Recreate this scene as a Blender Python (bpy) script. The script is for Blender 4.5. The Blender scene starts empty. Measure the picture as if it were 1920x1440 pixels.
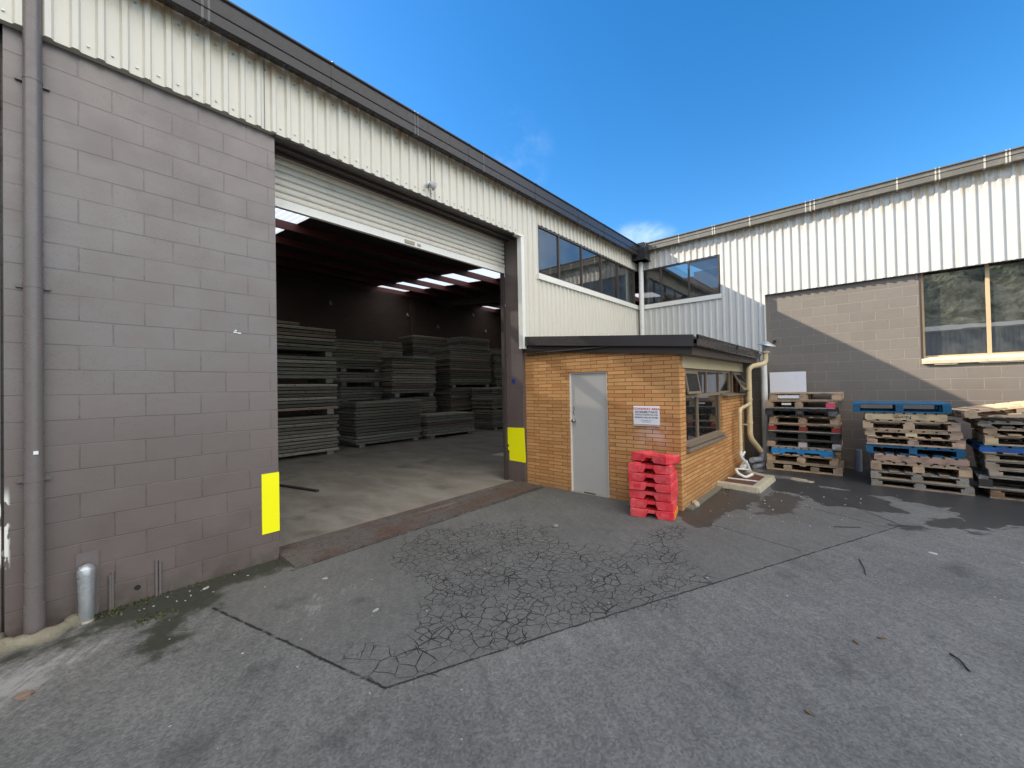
import bpy, bmesh, math, random
import numpy as np
from mathutils import Vector, Matrix, Euler
R = math.radians
rnd = random.Random(7)
scene = bpy.context.scene
col = scene.collection

# ------------------------------------------------------------------ shader helpers
class NT:
    def __init__(s, name):
        s.m = bpy.data.materials.new(name); s.m.use_nodes = True
        s.t = s.m.node_tree; s.t.nodes.clear()
        s.out = s.t.nodes.new('ShaderNodeOutputMaterial')
    def n(s, typ, ins=None, **at):
        nd = s.t.nodes.new('ShaderNode' + typ)
        for k, v in at.items(): setattr(nd, k, v)
        for k, v in (ins or {}).items(): s.set(nd.inputs[k], v)
        return nd
    def set(s, sock, v):
        if isinstance(v, bpy.types.NodeSocket): s.t.links.new(v, sock)
        elif isinstance(v, (tuple, list)) and sock.type == 'RGBA': sock.default_value = (*v[:3], 1)
        else: sock.default_value = v
    def math(s, op, a, b=0.0, c=0.0, clamp=False):
        nd = s.n('Math', operation=op, use_clamp=clamp)
        s.set(nd.inputs[0], a); s.set(nd.inputs[1], b); s.set(nd.inputs[2], c)
        return nd.outputs[0]
    def mix(s, f, a, b, mode='MIX'):
        nd = s.n('Mix', data_type='RGBA', blend_type=mode)
        s.set(nd.inputs[0], f); s.set(nd.inputs[6], a); s.set(nd.inputs[7], b)
        return nd.outputs[2]
    def noise(s, vec, scale, detail=3.0, rough=0.55, dist=0.0):
        return s.n('TexNoise', {'Vector': vec, 'Scale': scale, 'Detail': detail, 'Roughness': rough, 'Distortion': dist}).outputs['Fac']
    def ramp(s, v, a, b, lo=0.0, hi=1.0, smooth=True):
        nd = s.n('MapRange', {'Value': v, 'From Min': a, 'From Max': b, 'To Min': lo, 'To Max': hi},
                 interpolation_type='SMOOTHSTEP' if smooth else 'LINEAR')
        return nd.outputs[0]
    def pos(s): return s.n('NewGeometry').outputs['Position']
    def obj(s): return s.n('TexCoord').outputs['Object']
    def rand(s): return s.n('ObjectInfo').outputs['Random']
    def sep(s, v): return s.n('SeparateXYZ', {0: v}).outputs
    def comb(s, x, y, z): return s.n('CombineXYZ', {0: x, 1: y, 2: z}).outputs[0]
    def scl(s, v, sx, sy, sz): return s.n('VectorMath', {0: v, 1: (sx, sy, sz)}, operation='MULTIPLY').outputs[0]
    def add(s, a, b): return s.n('VectorMath', {0: a, 1: b}, operation='ADD').outputs[0]
    def bump(s, h, strength=0.5, dist=0.01, normal=None):
        i = {'Height': h, 'Strength': strength, 'Distance': dist}
        if normal is not None: i['Normal'] = normal
        return s.n('Bump', i).outputs[0]
    def bsdf(s, colr, rough=0.6, normal=None, metal=0.0, spec=0.5, **ex):
        i = {'Base Color': colr, 'Roughness': rough, 'Metallic': metal, 'Specular IOR Level': spec}
        if normal is not None: i['Normal'] = normal
        i.update(ex)
        b = s.n('BsdfPrincipled', i)
        s.t.links.new(b.outputs[0], s.out.inputs[0]); return b
    def val(s, c, f, amt):
        """multiply colour c by 1 + amt*(f-0.5)*2"""
        k = s.math('MULTIPLY_ADD', f, 2 * amt, 1 - amt)
        return s.n('VectorMath', {0: c, 1: s.comb(k, k, k)}, operation='MULTIPLY').outputs[0]
    def rgb(s, c):
        nd = s.n('RGB'); nd.outputs[0].default_value = (*c, 1); return nd.outputs[0]

def paint(name, c, rough=0.5, mott=0.12, metal=0.0, dirt=0.0, dirtcol=(.09, .075, .055), scale=4.0, bump=0.15, spec=0.5, vary=0.0, world=False):
    k = NT(name); p = k.pos() if world else k.obj()
    cc = k.val(k.rgb(c), k.noise(p, scale, 4), mott)
    cc = k.val(cc, k.noise(p, scale * 11, 3), mott * 0.6)
    if vary: cc = k.val(cc, k.rand(), vary)
    if dirt:
        d = k.ramp(k.noise(p, scale * 2.3, 5, 0.65, 0.6), 0.52, 0.74, 0, dirt)
        cc = k.mix(d, cc, dirtcol)
    rr = k.ramp(k.noise(p, scale * 5, 3), 0.3, 0.7, rough - .07, rough + .1)
    nn = k.bump(k.noise(p, 70, 3), bump, 0.003)
    k.bsdf(cc, rr, nn, metal, spec)
    return k.m

def blockwork(name, c, course=.2, length=.4, phase=.029, mortar=.0045, jcol=None, tex=.5, rough=.37, flakes=False, spec=.9, depth=.006, off=.5, jmix=.55):
    k = NT(name); p = k.pos(); x, y, z = k.sep(p)
    wob = k.math('MULTIPLY_ADD', k.noise(p, 2.3, 2), .012, -.006)
    u = k.math('ADD', k.math('ADD', x, y), k.math('ADD', wob, phase)); v = k.math('ADD', z, wob)
    uv = k.comb(u, v, 0.0)
    def brick(ms, sm):
        b = k.n('TexBrick', {'Vector': uv, 'Scale': 1.0, 'Mortar Size': ms, 'Mortar Smooth': sm, 'Bias': 0.0, 'Brick Width': length, 'Row Height': course,
                             'Color1': (0, 0, 0), 'Color2': (1, 1, 1), 'Mortar': (.5, .5, .5)})
        b.offset = off; return b
    b = brick(mortar, .35)
    joint = b.outputs['Fac']
    # joints filled with paint in places
    fill = k.ramp(k.noise(k.scl(p, 1, 1, 6), 1.6, 3), .38, .6, .35, 1.0)
    joint = k.math('MULTIPLY', joint, fill)
    cc = k.rgb(c)
    cc = k.val(cc, b.outputs['Color'], .04)
    high_rows = k.ramp(k.math('ADD', z, k.math('MULTIPLY_ADD', k.noise(p, 1.5, 3), .5, -.25)), 1.3, 1.9)  # blends darker lower rows into paler, more speckled upper rows
    cc = k.mix(high_rows, k.scl(cc, .96, .92, .91), k.scl(cc, 1.08, 1.08, 1.08))
    cc = k.val(cc, k.noise(p, .8, 3), .10)
    cc = k.val(cc, k.noise(p, 9, 4, .65), .07)
    speck = k.ramp(k.noise(p, 75, 3, .75), .54, .70, 0, .55)
    patch = k.ramp(k.noise(p, 1.3, 2), .42, .6)
    cc = k.mix(k.math('MULTIPLY', k.math('MULTIPLY', speck, patch), k.math('MULTIPLY_ADD', high_rows, .8, .2)), cc, tuple(q * .4 for q in c))
    cc = k.mix(k.math('MULTIPLY', joint, jmix), cc, jcol or tuple(q * .42 for q in c))
    # grime low on the wall
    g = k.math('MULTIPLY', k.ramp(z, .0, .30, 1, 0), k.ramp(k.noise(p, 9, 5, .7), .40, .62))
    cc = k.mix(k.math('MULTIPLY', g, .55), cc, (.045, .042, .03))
    scr = k.ramp(k.noise(k.scl(p, 1, 1, 3.0), 26, 2, .5), .765, .80, 0, .6)
    cc = k.mix(scr, cc, tuple(min(1, q * 2.2) for q in c))
    if flakes:
        f = k.math('MULTIPLY', k.ramp(k.noise(k.scl(p, 3, 3, 1), 5.0, 3), .5, .53), k.math('MULTIPLY', k.ramp(x, -.205, -.185, 1, 0), k.ramp(z, 1.15, 1.0)))
        f = k.math('MULTIPLY', k.math('MULTIPLY', f, k.ramp(z, .5, .6)), k.ramp(x, -.30, -.26))
        cc = k.mix(f, cc, (.75, .73, .7))
    h = k.math('MULTIPLY_ADD', joint, -1.0, k.math('MULTIPLY', k.noise(p, 120, 3, .7), tex * .5))
    h = k.math('ADD', h, k.math('MULTIPLY', k.noise(p, 14, 3), tex * .5))
    nn = k.bump(h, .55, depth)
    k.bsdf(cc, k.ramp(k.noise(p, 3, 3), .3, .7, rough - .06, rough + .12), nn, 0, spec)
    return k.m

def wood(c, grime=.6, rough=.8):
    k = NT('weathered_timber'); p = k.add(k.obj(), k.comb(k.math('MULTIPLY', k.rand(), 37.0), 0.0, k.math('MULTIPLY', k.rand(), 11.0)))
    g = k.noise(k.scl(p, 5, 1.4, 40), 3.2, 4, .6, .4)
    cc = k.val(k.rgb(c), g, .32)
    cc = k.val(cc, k.rand(), .22)
    cc = k.mix(k.ramp(k.noise(p, 4.5, 4, .6), .45, .72, 0, grime), cc, (.06, .055, .048))
    cc = k.mix(k.ramp(k.noise(p, 60, 2), .72, .78, 0, .5), cc, (.05, .03, .02))
    k.bsdf(cc, rough, k.bump(g, .5, .004), 0, .25)
    return k.m
_w = {}
def W(c, **kw):
    if c not in _w: _w[c] = wood(c, **kw)
    return _w[c]

M = {}
TAUPE = (.124, .099, .092)
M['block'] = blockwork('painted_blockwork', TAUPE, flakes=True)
M['block_b'] = blockwork('painted_blockwork_far', (.185, .164, .142), phase=.05, mortar=.006, jcol=(.34, .295, .24), jmix=.62, spec=.2, rough=.6)
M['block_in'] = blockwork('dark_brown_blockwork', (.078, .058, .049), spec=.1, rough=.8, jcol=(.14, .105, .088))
def brickwork():
    k = NT('tan_brickwork'); p = k.pos(); x, y, z = k.sep(p)
    wob = k.math('MULTIPLY_ADD', k.noise(p, 3, 2), .01, -.005)
    uv = k.comb(k.math('ADD', k.math('ADD', x, y), wob), k.math('ADD', z, wob), 0.0)
    b = k.n('TexBrick', {'Vector': uv, 'Scale': 1.0, 'Mortar Size': .0052, 'Mortar Smooth': .25, 'Bias': 0.0, 'Brick Width': .30, 'Row Height': .0595,
                         'Color1': (0, 0, 0), 'Color2': (1, 1, 1), 'Mortar': (.5, .5, .5)})
    b.offset = .37; b.offset_frequency = 2
    t = b.outputs['Color']; j = b.outputs['Fac']
    cc = k.mix(t, (.47, .215, .076), (.60, .325, .130))
    cc = k.val(cc, k.noise(k.scl(p, 1, 1, 5), 4, 3), .18)
    cc = k.val(cc, k.noise(p, 40, 3, .7), .10)
    # efflorescence: chalky wash under the notice
    dy = k.math('MULTIPLY', k.math('ADD', y, -2.42), 3.2); dz = k.math('MULTIPLY', k.math('ADD', z, -1.05), 3.6)
    rr = k.math('SQRT', k.math('ADD', k.math('MULTIPLY', dy, dy), k.math('MULTIPLY', dz, dz)))
    e = k.math('MULTIPLY', k.ramp(rr, 1.15, .25), k.ramp(k.noise(p, 7, 4), .3, .62, 0, .5))
    cc = k.mix(e, cc, (.68, .56, .52))
    cc = k.mix(k.ramp(z, .0, .35, .35, 0), cc, (.22, .14, .075))
    cc = k.mix(k.ramp(k.noise(p, 3.3, 4, .65), .58, .75, 0, .35), cc, (.22, .12, .06))
    cc = k.mix(j, cc, (.20, .11, .05))
    h = k.math('MULTIPLY_ADD', j, -1.0, k.math('MULTIPLY', k.noise(p, 90, 3), .25))
    k.bsdf(cc, .75, k.bump(h, .8, .008), 0, .25)
    return k.m
M['brick'] = brickwork()
def cladding(name, c):
    k = NT(name); p = k.pos(); x, y, z = k.sep(p)
    cc = k.val(k.rgb(c), k.noise(p, 1.2, 3), .05)
    st = k.noise(k.comb(k.math('MULTIPLY', k.math('ADD', x, y), 9.0), 0.0, k.math('MULTIPLY', z, 1.1)), 1.0, 5, .7)
    cc = k.mix(k.ramp(st, .5, .78, 0, .28), cc, (.36, .31, .22))
    # rusty water marks below the gutter line
    top = k.math('MULTIPLY', k.ramp(z, 4.95, 5.38), k.ramp(k.noise(k.comb(k.math('MULTIPLY', k.math('ADD', x, y), 14.0), 0.0, k.math('MULTIPLY', z, 4)), 1.0, 4, .7), .40, .64, 0, .8))
    cc = k.mix(top, cc, (.44, .29, .115))
    cc = k.mix(k.ramp(k.noise(p, 30, 3, .7), .68, .78, 0, .35), cc, (.4, .35, .28))
    k.bsdf(cc, .42, k.bump(k.noise(k.scl(p, 1, 1, .3), 8, 2), .08, .01), 0, .35)
    return k.m
M['clad'] = cladding('cream_steel_cladding', (.645, .615, .54))
M['clad_b'] = cladding('white_steel_cladding', (.58, .575, .545))
M['gutter'] = paint('dark_grey_painted_steel', (.032, .031, .035), .24, .12, dirt=.06, dirtcol=(.10, .09, .08), world=True, spec=.3, bump=.03)
M['gutter_b'] = paint('weathered_grey_painted_steel', (.14, .128, .105), .5, .25, dirt=.5, dirtcol=(.30, .27, .22), world=True, scale=3)
M['strap'] = paint('dull_grey_strap', (.085, .088, .09), .4, .2, world=True)
M['beam'] = paint('dark_brown_steel', (.060, .046, .042), .45, .15, world=True)
M['barge'] = paint('dark_brown_grey_board', (.052, .045, .044), .4, .12, world=True, bump=.04)
M['joint'] = paint('pale_sealant', (.5, .47, .4), .6, .2, dirt=.4, world=True)
M['black'] = paint('black_shadow_gap', (.012, .012, .012), .8, .1)
M['trim'] = paint('white_painted_trim', (.78, .77, .72), .4, .06, dirt=.15, world=True)
M['pipe_taupe'] = paint('taupe_painted_pipe', (.145, .127, .123), .3, .08, scale=3, world=True, spec=.5)
M['yellow'] = paint('bright_yellow_paint', (.93, .90, .005), .5, .02, world=True, spec=.3)
M['bronze'] = paint('bronze_window_frame', (.075, .055, .045), .35, .15, world=True, metal=.2)
M['bronze_l'] = paint('faded_bronze_window_frame', (.22, .17, .12), .45, .15, world=True)
M['cream_frame'] = paint('cream_timber_frame', (.58, .42, .24), .5, .12, dirt=.25, world=True)
M['cream_sill'] = paint('cream_painted_sill', (.62, .52, .36), .6, .15, dirt=.4, world=True)
M['door'] = paint('light_grey_door_paint', (.45, .44, .42), .45, .05, dirt=.12, dirtcol=(.3, .29, .27), world=True, scale=2)
M['steel'] = paint('brushed_steel', (.55, .54, .52), .28, .1, metal=1)
M['zinc'] = paint('dull_galvanised_steel', (.42, .44, .46), .38, .2, metal=.6, dirt=.3, scale=9)
M['beige'] = paint('beige_fibre_board', (.52, .43, .27), .65, .08, dirt=.2, world=True)
M['tile'] = paint('brown_tile_sill', (.20, .155, .115), .55, .25, dirt=.35, world=True, scale=6)
M['pvc_cream'] = paint('aged_cream_plastic_pipe', (.60, .49, .29), .4, .12, dirt=.3, scale=6)
M['pvc_white'] = paint('white_plastic_pipe', (.74, .74, .72), .35, .08, dirt=.2, scale=5)
M['pvc_grey'] = paint('grey_plastic_pipe', (.30, .32, .36), .4, .1, dirt=.2, scale=5)
M['white'] = paint('white_sheet', (.78, .79, .82), .35, .03, dirt=.06)
M['signwhite'] = paint('white_sign_face', (.82, .83, .86), .35, .02)
M['ink_red'] = paint('red_ink', (.55, .03, .06), .5, .02)
M['ink'] = paint('dark_ink', (.035, .035, .06), .5, .02)
M['ink_grey'] = paint('grey_ink', (.25, .27, .32), .5, .02)
M['purlin'] = paint('red_oxide_steel', (.085, .018, .016), .6, .2, world=True)
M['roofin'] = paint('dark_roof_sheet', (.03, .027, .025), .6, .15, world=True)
M['roofout'] = paint('zinc_roof_sheet', (.4, .4, .39), .4, .15, world=True)
M['red'] = None
M['blue_tag'] = paint('blue_tag', (.02, .05, .25), .4, .05)
M['concrete'] = paint('mossy_concrete', (.21, .19, .14), .85, .45, dirt=.7, dirtcol=(.09, .09, .05), scale=10, bump=.6, spec=.2)
M['concrete_pale'] = paint('pale_rough_concrete', (.42, .38, .29), .85, .3, dirt=.4, dirtcol=(.16, .14, .10), scale=7, bump=.6, spec=.2)
M['strip'] = paint('damp_concrete', (.17, .155, .12), .85, .3, dirt=.6, dirtcol=(.05, .05, .03), scale=7, bump=.5, spec=.2)
M['rust'] = paint('rusty_boards', (.10, .045, .025), .8, .3, dirt=.4, scale=8)
M['litter'] = paint('pale_litter', (.34, .32, .28), .8, .35, vary=.5, scale=20)
M['stick'] = paint('dark_twig', (.035, .03, .025), .8, .3)
M['leafm'] = paint('dry_leaf', (.16, .085, .035), .7, .4, scale=20)
M['moss'] = paint('moss_and_weeds', (.07, .075, .02), .9, .5, vary=.2, scale=15)
M['bulb'] = paint('white_lamp_fitting', (.75, .73, .7), .4, .05)
M['lampglass'] = paint('frosted_lamp_glass', (.75, .72, .70), .15, .1)
def red_mat(name, c, fade):
    k = NT(name); p = k.obj(); p = k.add(p, k.comb(k.math('MULTIPLY', k.rand(), 9.0), 0.0, 0.0))
    cc = k.mix(k.ramp(k.noise(p, 6, 4, .6), .35, .7), c, fade)
    cc = k.val(cc, k.rand(), .08)
    cc = k.mix(k.ramp(k.noise(p, 13, 5, .7), .52, .70, 0, .6), cc, (.22, .09, .08))
    cc = k.mix(k.ramp(k.noise(p, 70, 2), .68, .74, 0, .5), cc, (.05, .02, .02))
    k.bsdf(cc, .5, k.bump(k.noise(p, 40, 3), .3, .004), 0, .35)
    return k.m
M['red'] = red_mat('sun_faded_red_plastic', (.70, .034, .050), (.76, .11, .12))
M['orange'] = red_mat('orange_plastic', (.72, .2, .02), (.78, .28, .06))

def glass(name, tint=.72, dirt=.04, dcol=(.35, .36, .33), refl=1.6):
    k = NT(name); p = k.pos()
    fr = k.n('Fresnel', {'IOR': 1.52}).outputs[0]
    fr = k.math('MULTIPLY_ADD', fr, refl, .03, clamp=True)
    tr = k.n('BsdfTransparent', {'Color': (tint, tint * .98, tint * .95)}).outputs[0]
    nb = k.bump(k.noise(p, 1.4, 2), .05, .02)
    gl = k.n('BsdfGlossy', {'Color': (.95, .97, 1), 'Roughness': .01, 'Normal': nb}).outputs[0]
    mx = k.n('MixShader', {0: fr, 1: tr, 2: gl}).outputs[0]
    df = k.n('BsdfDiffuse', {'Color': dcol}).outputs[0]
    dd = k.ramp(k.noise(p, 3.5, 5, .7), .3, .75, dirt * .5, dirt * 2)
    mx2 = k.n('MixShader', {0: dd, 1: mx, 2: df}).outputs[0]
    k.t.links.new(mx2, k.out.inputs[0]); return k.m
M['glass'] = glass('window_glass')
M['glass_d'] = glass('dusty_window_glass', .5, .10)
M['glass_a'] = glass('dark_window_glass', .28, .06, (.16, .16, .15), 1.2)
M['glass_r'] = glass('reflective_window_glass', .35, .10, refl=4.5)
def skylite():
    k = NT('translucent_roof_sheet')
    a = k.n('BsdfTranslucent', {'Color': (.5, .51, .52)}).outputs[0]
    b = k.n('BsdfTransparent', {'Color': (.6, .62, .65)}).outputs[0]
    mx = k.n('MixShader', {0: .25, 1: a, 2: b}).outputs[0]
    k.t.links.new(mx, k.out.inputs[0]); return k.m
M['skylight'] = skylite()
def panel_mat():
    k = NT('weathered_grey_panel'); r = k.rand(); p = k.add(k.obj(), k.comb(k.math('MULTIPLY', r, 23.0), 0.0, 0.0))
    ramp = k.n('ValToRGB', {0: r}); cr = ramp.color_ramp
    cr.elements[0].color = (.27, .275, .25, 1); cr.elements[1].color = (.36, .36, .33, 1)
    for q, c in ((.18, (.22, .24, .19)), (.35, (.33, .32, .29)), (.5, (.25, .27, .25)), (.62, (.34, .25, .21)), (.7, (.38, .38, .36)), (.85, (.2, .2, .18))):
        e = cr.elements.new(q); e.color = (*c, 1)
    cc = k.val(k.scl(ramp.outputs[0], 1.02, .91, .84), k.noise(k.scl(p, 1.5, 4, 25), 3, 4), .4)
    cc = k.val(cc, k.math('FRACT', k.math('MULTIPLY', r, 17.3)), .38)
    cc = k.mix(k.ramp(k.noise(p, 9, 4), .55, .7, 0, .6), cc, (.09, .08, .07))
    k.bsdf(cc, .7, k.bump(k.noise(p, 25, 3), .3, .004), 0, .3); return k.m
M['panel'] = panel_mat()

def linefac(k, p, a, b, w, wob=None):
    """1 on the straight line a-b of half-width w, measured on the ground plane"""
    ax, ay = a; bx, by = b; L = math.hypot(bx - ax, by - ay); tx, ty = (bx - ax) / L, (by - ay) / L
    x, y, z = p
    dx = k.math('ADD', x, -ax); dy = k.math('ADD', y, -ay)
    s = k.math('MULTIPLY_ADD', dx, tx, k.math('MULTIPLY', dy, ty))
    d = k.math('MULTIPLY_ADD', dx, -ty, k.math('MULTIPLY', dy, tx))
    if wob is not None: d = k.math('ADD', d, wob)
    ad = k.math('ABSOLUTE', d)
    f = k.ramp(ad, w * .5, w * 1.5, 1, 0)
    e = k.math('MULTIPLY', k.ramp(s, -.02, .0), k.ramp(s, L, L + .02, 1, 0))
    return k.math('MULTIPLY', f, e)

def asphalt():
    k = NT('worn_asphalt'); P = k.pos(); p = k.sep(P); x, y, z = p
    at = lambda n: k.n('Attribute', attribute_name=n).outputs['Fac']
    fine = k.noise(P, 160, 3, .75); mid = k.noise(P, 22, 4, .65); big = k.noise(P, .9, 4, .6)
    # long brush/tyre marks
    d = k.comb(k.math('MULTIPLY_ADD', x, .55, k.math('MULTIPLY', y, .83)), k.math('MULTIPLY_ADD', x, .83 * 9, k.math('MULTIPLY', y, -.55 * 9)), 0.0)
    streak = k.noise(d, 1.3, 4, .65)
    cc = k.mix(k.ramp(big, .3, .7), (.134, .132, .124), (.176, .172, .160))
    cc = k.val(cc, k.noise(P, 8.5, 5, .7), .20); cc = k.val(cc, mid, .26); cc = k.val(cc, fine, .5); cc = k.val(cc, k.noise(P, 62, 3, .7), .34); cc = k.val(cc, streak, .30)
    agg = k.n('TexVoronoi', {'Vector': P, 'Scale': 75.0}, voronoi_dimensions='2D').outputs
    cc = k.val(cc, k.sep(agg['Color'])[0], .22)
    # dark oil blotches and pale scuffs
    cc = k.mix(k.ramp(k.noise(P, 2.6, 5, .65, .3), .55, .75, 0, .4), cc, (.066, .067, .068))
    sc = k.noise(d, 5.0, 5, .72, .3)
    cc = k.mix(k.ramp(sc, .60, .76, 0, .5), cc, (.24, .24, .23))
    cc = k.mix(k.ramp(k.noise(P, 45, 2, .6), .73, .78, 0, .8), cc, (.34, .34, .32))
    cc = k.mix(k.ramp(k.noise(P, 2.1, 3, .5), .62, .78, 0, .35), cc, (.15, .13, .10))
    # older patch in front of the door: slightly browner and rougher
    inp = k.ramp(at('patch'), -.01, .01)
    cc = k.mix(k.math('MULTIPLY', inp, .4), cc, (.108, .105, .097))
    # pale mortar wash
    wsh = k.math('ADD', at('pale'), k.math('MULTIPLY_ADD', k.math('MULTIPLY_ADD', k.noise(d, 3.5, 5, .75), .5, k.math('MULTIPLY', k.noise(P, 8, 5, .75), .5)), 1.7, -.90))
    cc = k.mix(k.ramp(wsh, .05, .4, 0, .68), cc, (.38, .37, .35))
    # moss and damp soil at the wall foot
    ms = k.math('ADD', at('moss'), k.math('MULTIPLY_ADD', k.noise(P, 5, 5, .7), .7, -.29))
    msf = k.ramp(ms, -.05, .14, 0, .92)
    cc = k.mix(msf, cc, k.mix(k.noise(P, 20, 3), (.018, .020, .016), (.050, .052, .032)))
    oil = k.math('ADD', at('oil'), k.math('MULTIPLY_ADD', k.noise(P, 9, 4, .65), .30, -.15))
    cc = k.mix(k.ramp(oil, -.02, .12, 0, .42), cc, (.040, .040, .042))
    # wet
    wt = k.math('ADD', at('wet'), k.math('MULTIPLY_ADD', k.noise(P, 2.0, 4, .6, .8), 1.1, -.41))
    wet = k.ramp(wt, -.015, .02)
    cc = k.mix(k.math('MULTIPLY', wet, .78), cc, (.020, .021, .023))
    mud = k.math('ADD', at('mud'), k.math('MULTIPLY_ADD', k.noise(P, 4, 4, .6), .6, -.3))
    cc = k.mix(k.ramp(mud, -.03, .08, 0, .75), cc, (.045, .035, .028))
    # crocodile cracking, cut joints, and a shadow gap painted along the ramp
    wp = k.add(P, k.scl(k.n('TexNoise', {'Vector': P, 'Scale': 7.0, 'Detail': 3.0}).outputs['Color'], .05, .05, 0))
    def vor(s, rndn=1.0):
        return k.n('TexVoronoi', {'Vector': wp, 'Scale': s, 'Randomness': rndn}, feature='DISTANCE_TO_EDGE', voronoi_dimensions='2D').outputs['Distance']
    cm = k.math('ADD', at('crack'), k.math('MULTIPLY_ADD', k.noise(P, 2.6, 3), .7, -.33))
    m1 = k.ramp(cm, -.02, .12); brk = k.ramp(k.noise(P, 6, 3), .36, .5)
    m2 = k.math('MULTIPLY', k.ramp(k.math('ADD', cm, k.math('MULTIPLY_ADD', k.noise(P, 1.7, 2), .9, -.45)), .05, .22), brk)
    wid = k.ramp(k.noise(P, 4, 3), .28, .72, .006, .040)
    c1 = k.math('MULTIPLY', k.ramp(k.math('DIVIDE', vor(6.9), wid), .5, 1.2, 1, 0), k.math('MULTIPLY', m1, k.ramp(k.noise(P, 5, 2), .3, .42)))
    c2 = k.math('MULTIPLY', k.ramp(k.math('DIVIDE', vor(12.5), k.math('MULTIPLY', wid, 1.7)), .5, 1.2, 1, 0), m2)
    crack = k.math('MAXIMUM', c1, c2)
    wobble = k.math('ADD', k.math('MULTIPLY_ADD', k.noise(P, 9, 4, .7), .036, -.018), k.math('MULTIPLY_ADD', k.noise(P, 55, 3, .7), .018, -.009))
    for a, b, w in (((.9, 4.15), (1.33, 2.22), .0095), ((1.33, 2.22), (2.51, 1.72), .008), ((2.51, 1.72), (6.92, -.28), .0075), ((5.62, 1.75), (5.26, .58), .006), ((7.16, .71), (6.73, -.13), .008), ((7.9, .45), (6.92, -.28), .01), ((1.60, 4.385), (5.82, 4.375), .014)):  # last entry is no crack: painted shadow under the ramp's front edge
        crack = k.math('MAXIMUM', crack, k.math('MULTIPLY', linefac(k, p, a, b, w, wobble), k.ramp(k.noise(P, 6, 4, .7), .34, .52, .25, 1)))
    cc = k.mix(k.math('MULTIPLY', crack, .9), cc, (.010, .010, .011))
    h = k.math('MULTIPLY_ADD', crack, -1.2, k.math('MULTIPLY', fine, .35)); h = k.math('ADD', h, k.math('MULTIPLY', mid, .3))
    nn = k.bump(h, .6, .008)
    ro = k.math('SUBTRACT', .86, k.math('MULTIPLY', wet, .45))
    k.bsdf(cc, ro, nn, 0, k.math('MULTIPLY_ADD', wet, .25, .25))
    return k.m
M['asphalt'] = asphalt()
def floor_mat():
    k = NT('stained_concrete_floor'); P = k.pos(); x, y, z = k.sep(P)
    st = k.noise(k.scl(P, 2.5, 1, 1), .9, 5, .65, .4)
    cc = k.mix(k.ramp(st, .3, .7), (.19, .17, .142), (.28, .258, .222))
    cc = k.val(cc, k.noise(P, 30, 3), .15)
    cc = k.mix(k.ramp(k.noise(P, 1.2, 4), .55, .7, 0, .5), cc, (.07, .062, .052))
    k.bsdf(cc, .62, k.bump(k.noise(P, 40, 3), .2, .004), 0, .3); return k.m
M['floor'] = floor_mat()
def ramp_mat():
    k = NT('rusted_steel_plate'); P = k.pos()
    cc = k.mix(k.ramp(k.noise(P, 1.6, 4), .35, .65), (.105, .066, .052), (.112, .100, .090))
    cc = k.val(cc, k.noise(P, 38, 4, .8), .95)
    cc = k.mix(k.ramp(k.noise(P, 14, 5, .7), .5, .68, 0, .7), cc, (.045, .036, .032))
    cc = k.mix(k.ramp(k.noise(k.scl(P, .3, 3, 1), 2.2, 4), .6, .72, 0, .35), cc, (.3, .28, .25))
    k.bsdf(cc, .7, k.bump(k.noise(P, 60, 3), .5, .006), 0, .35); return k.m
M['ramp'] = ramp_mat()

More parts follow.
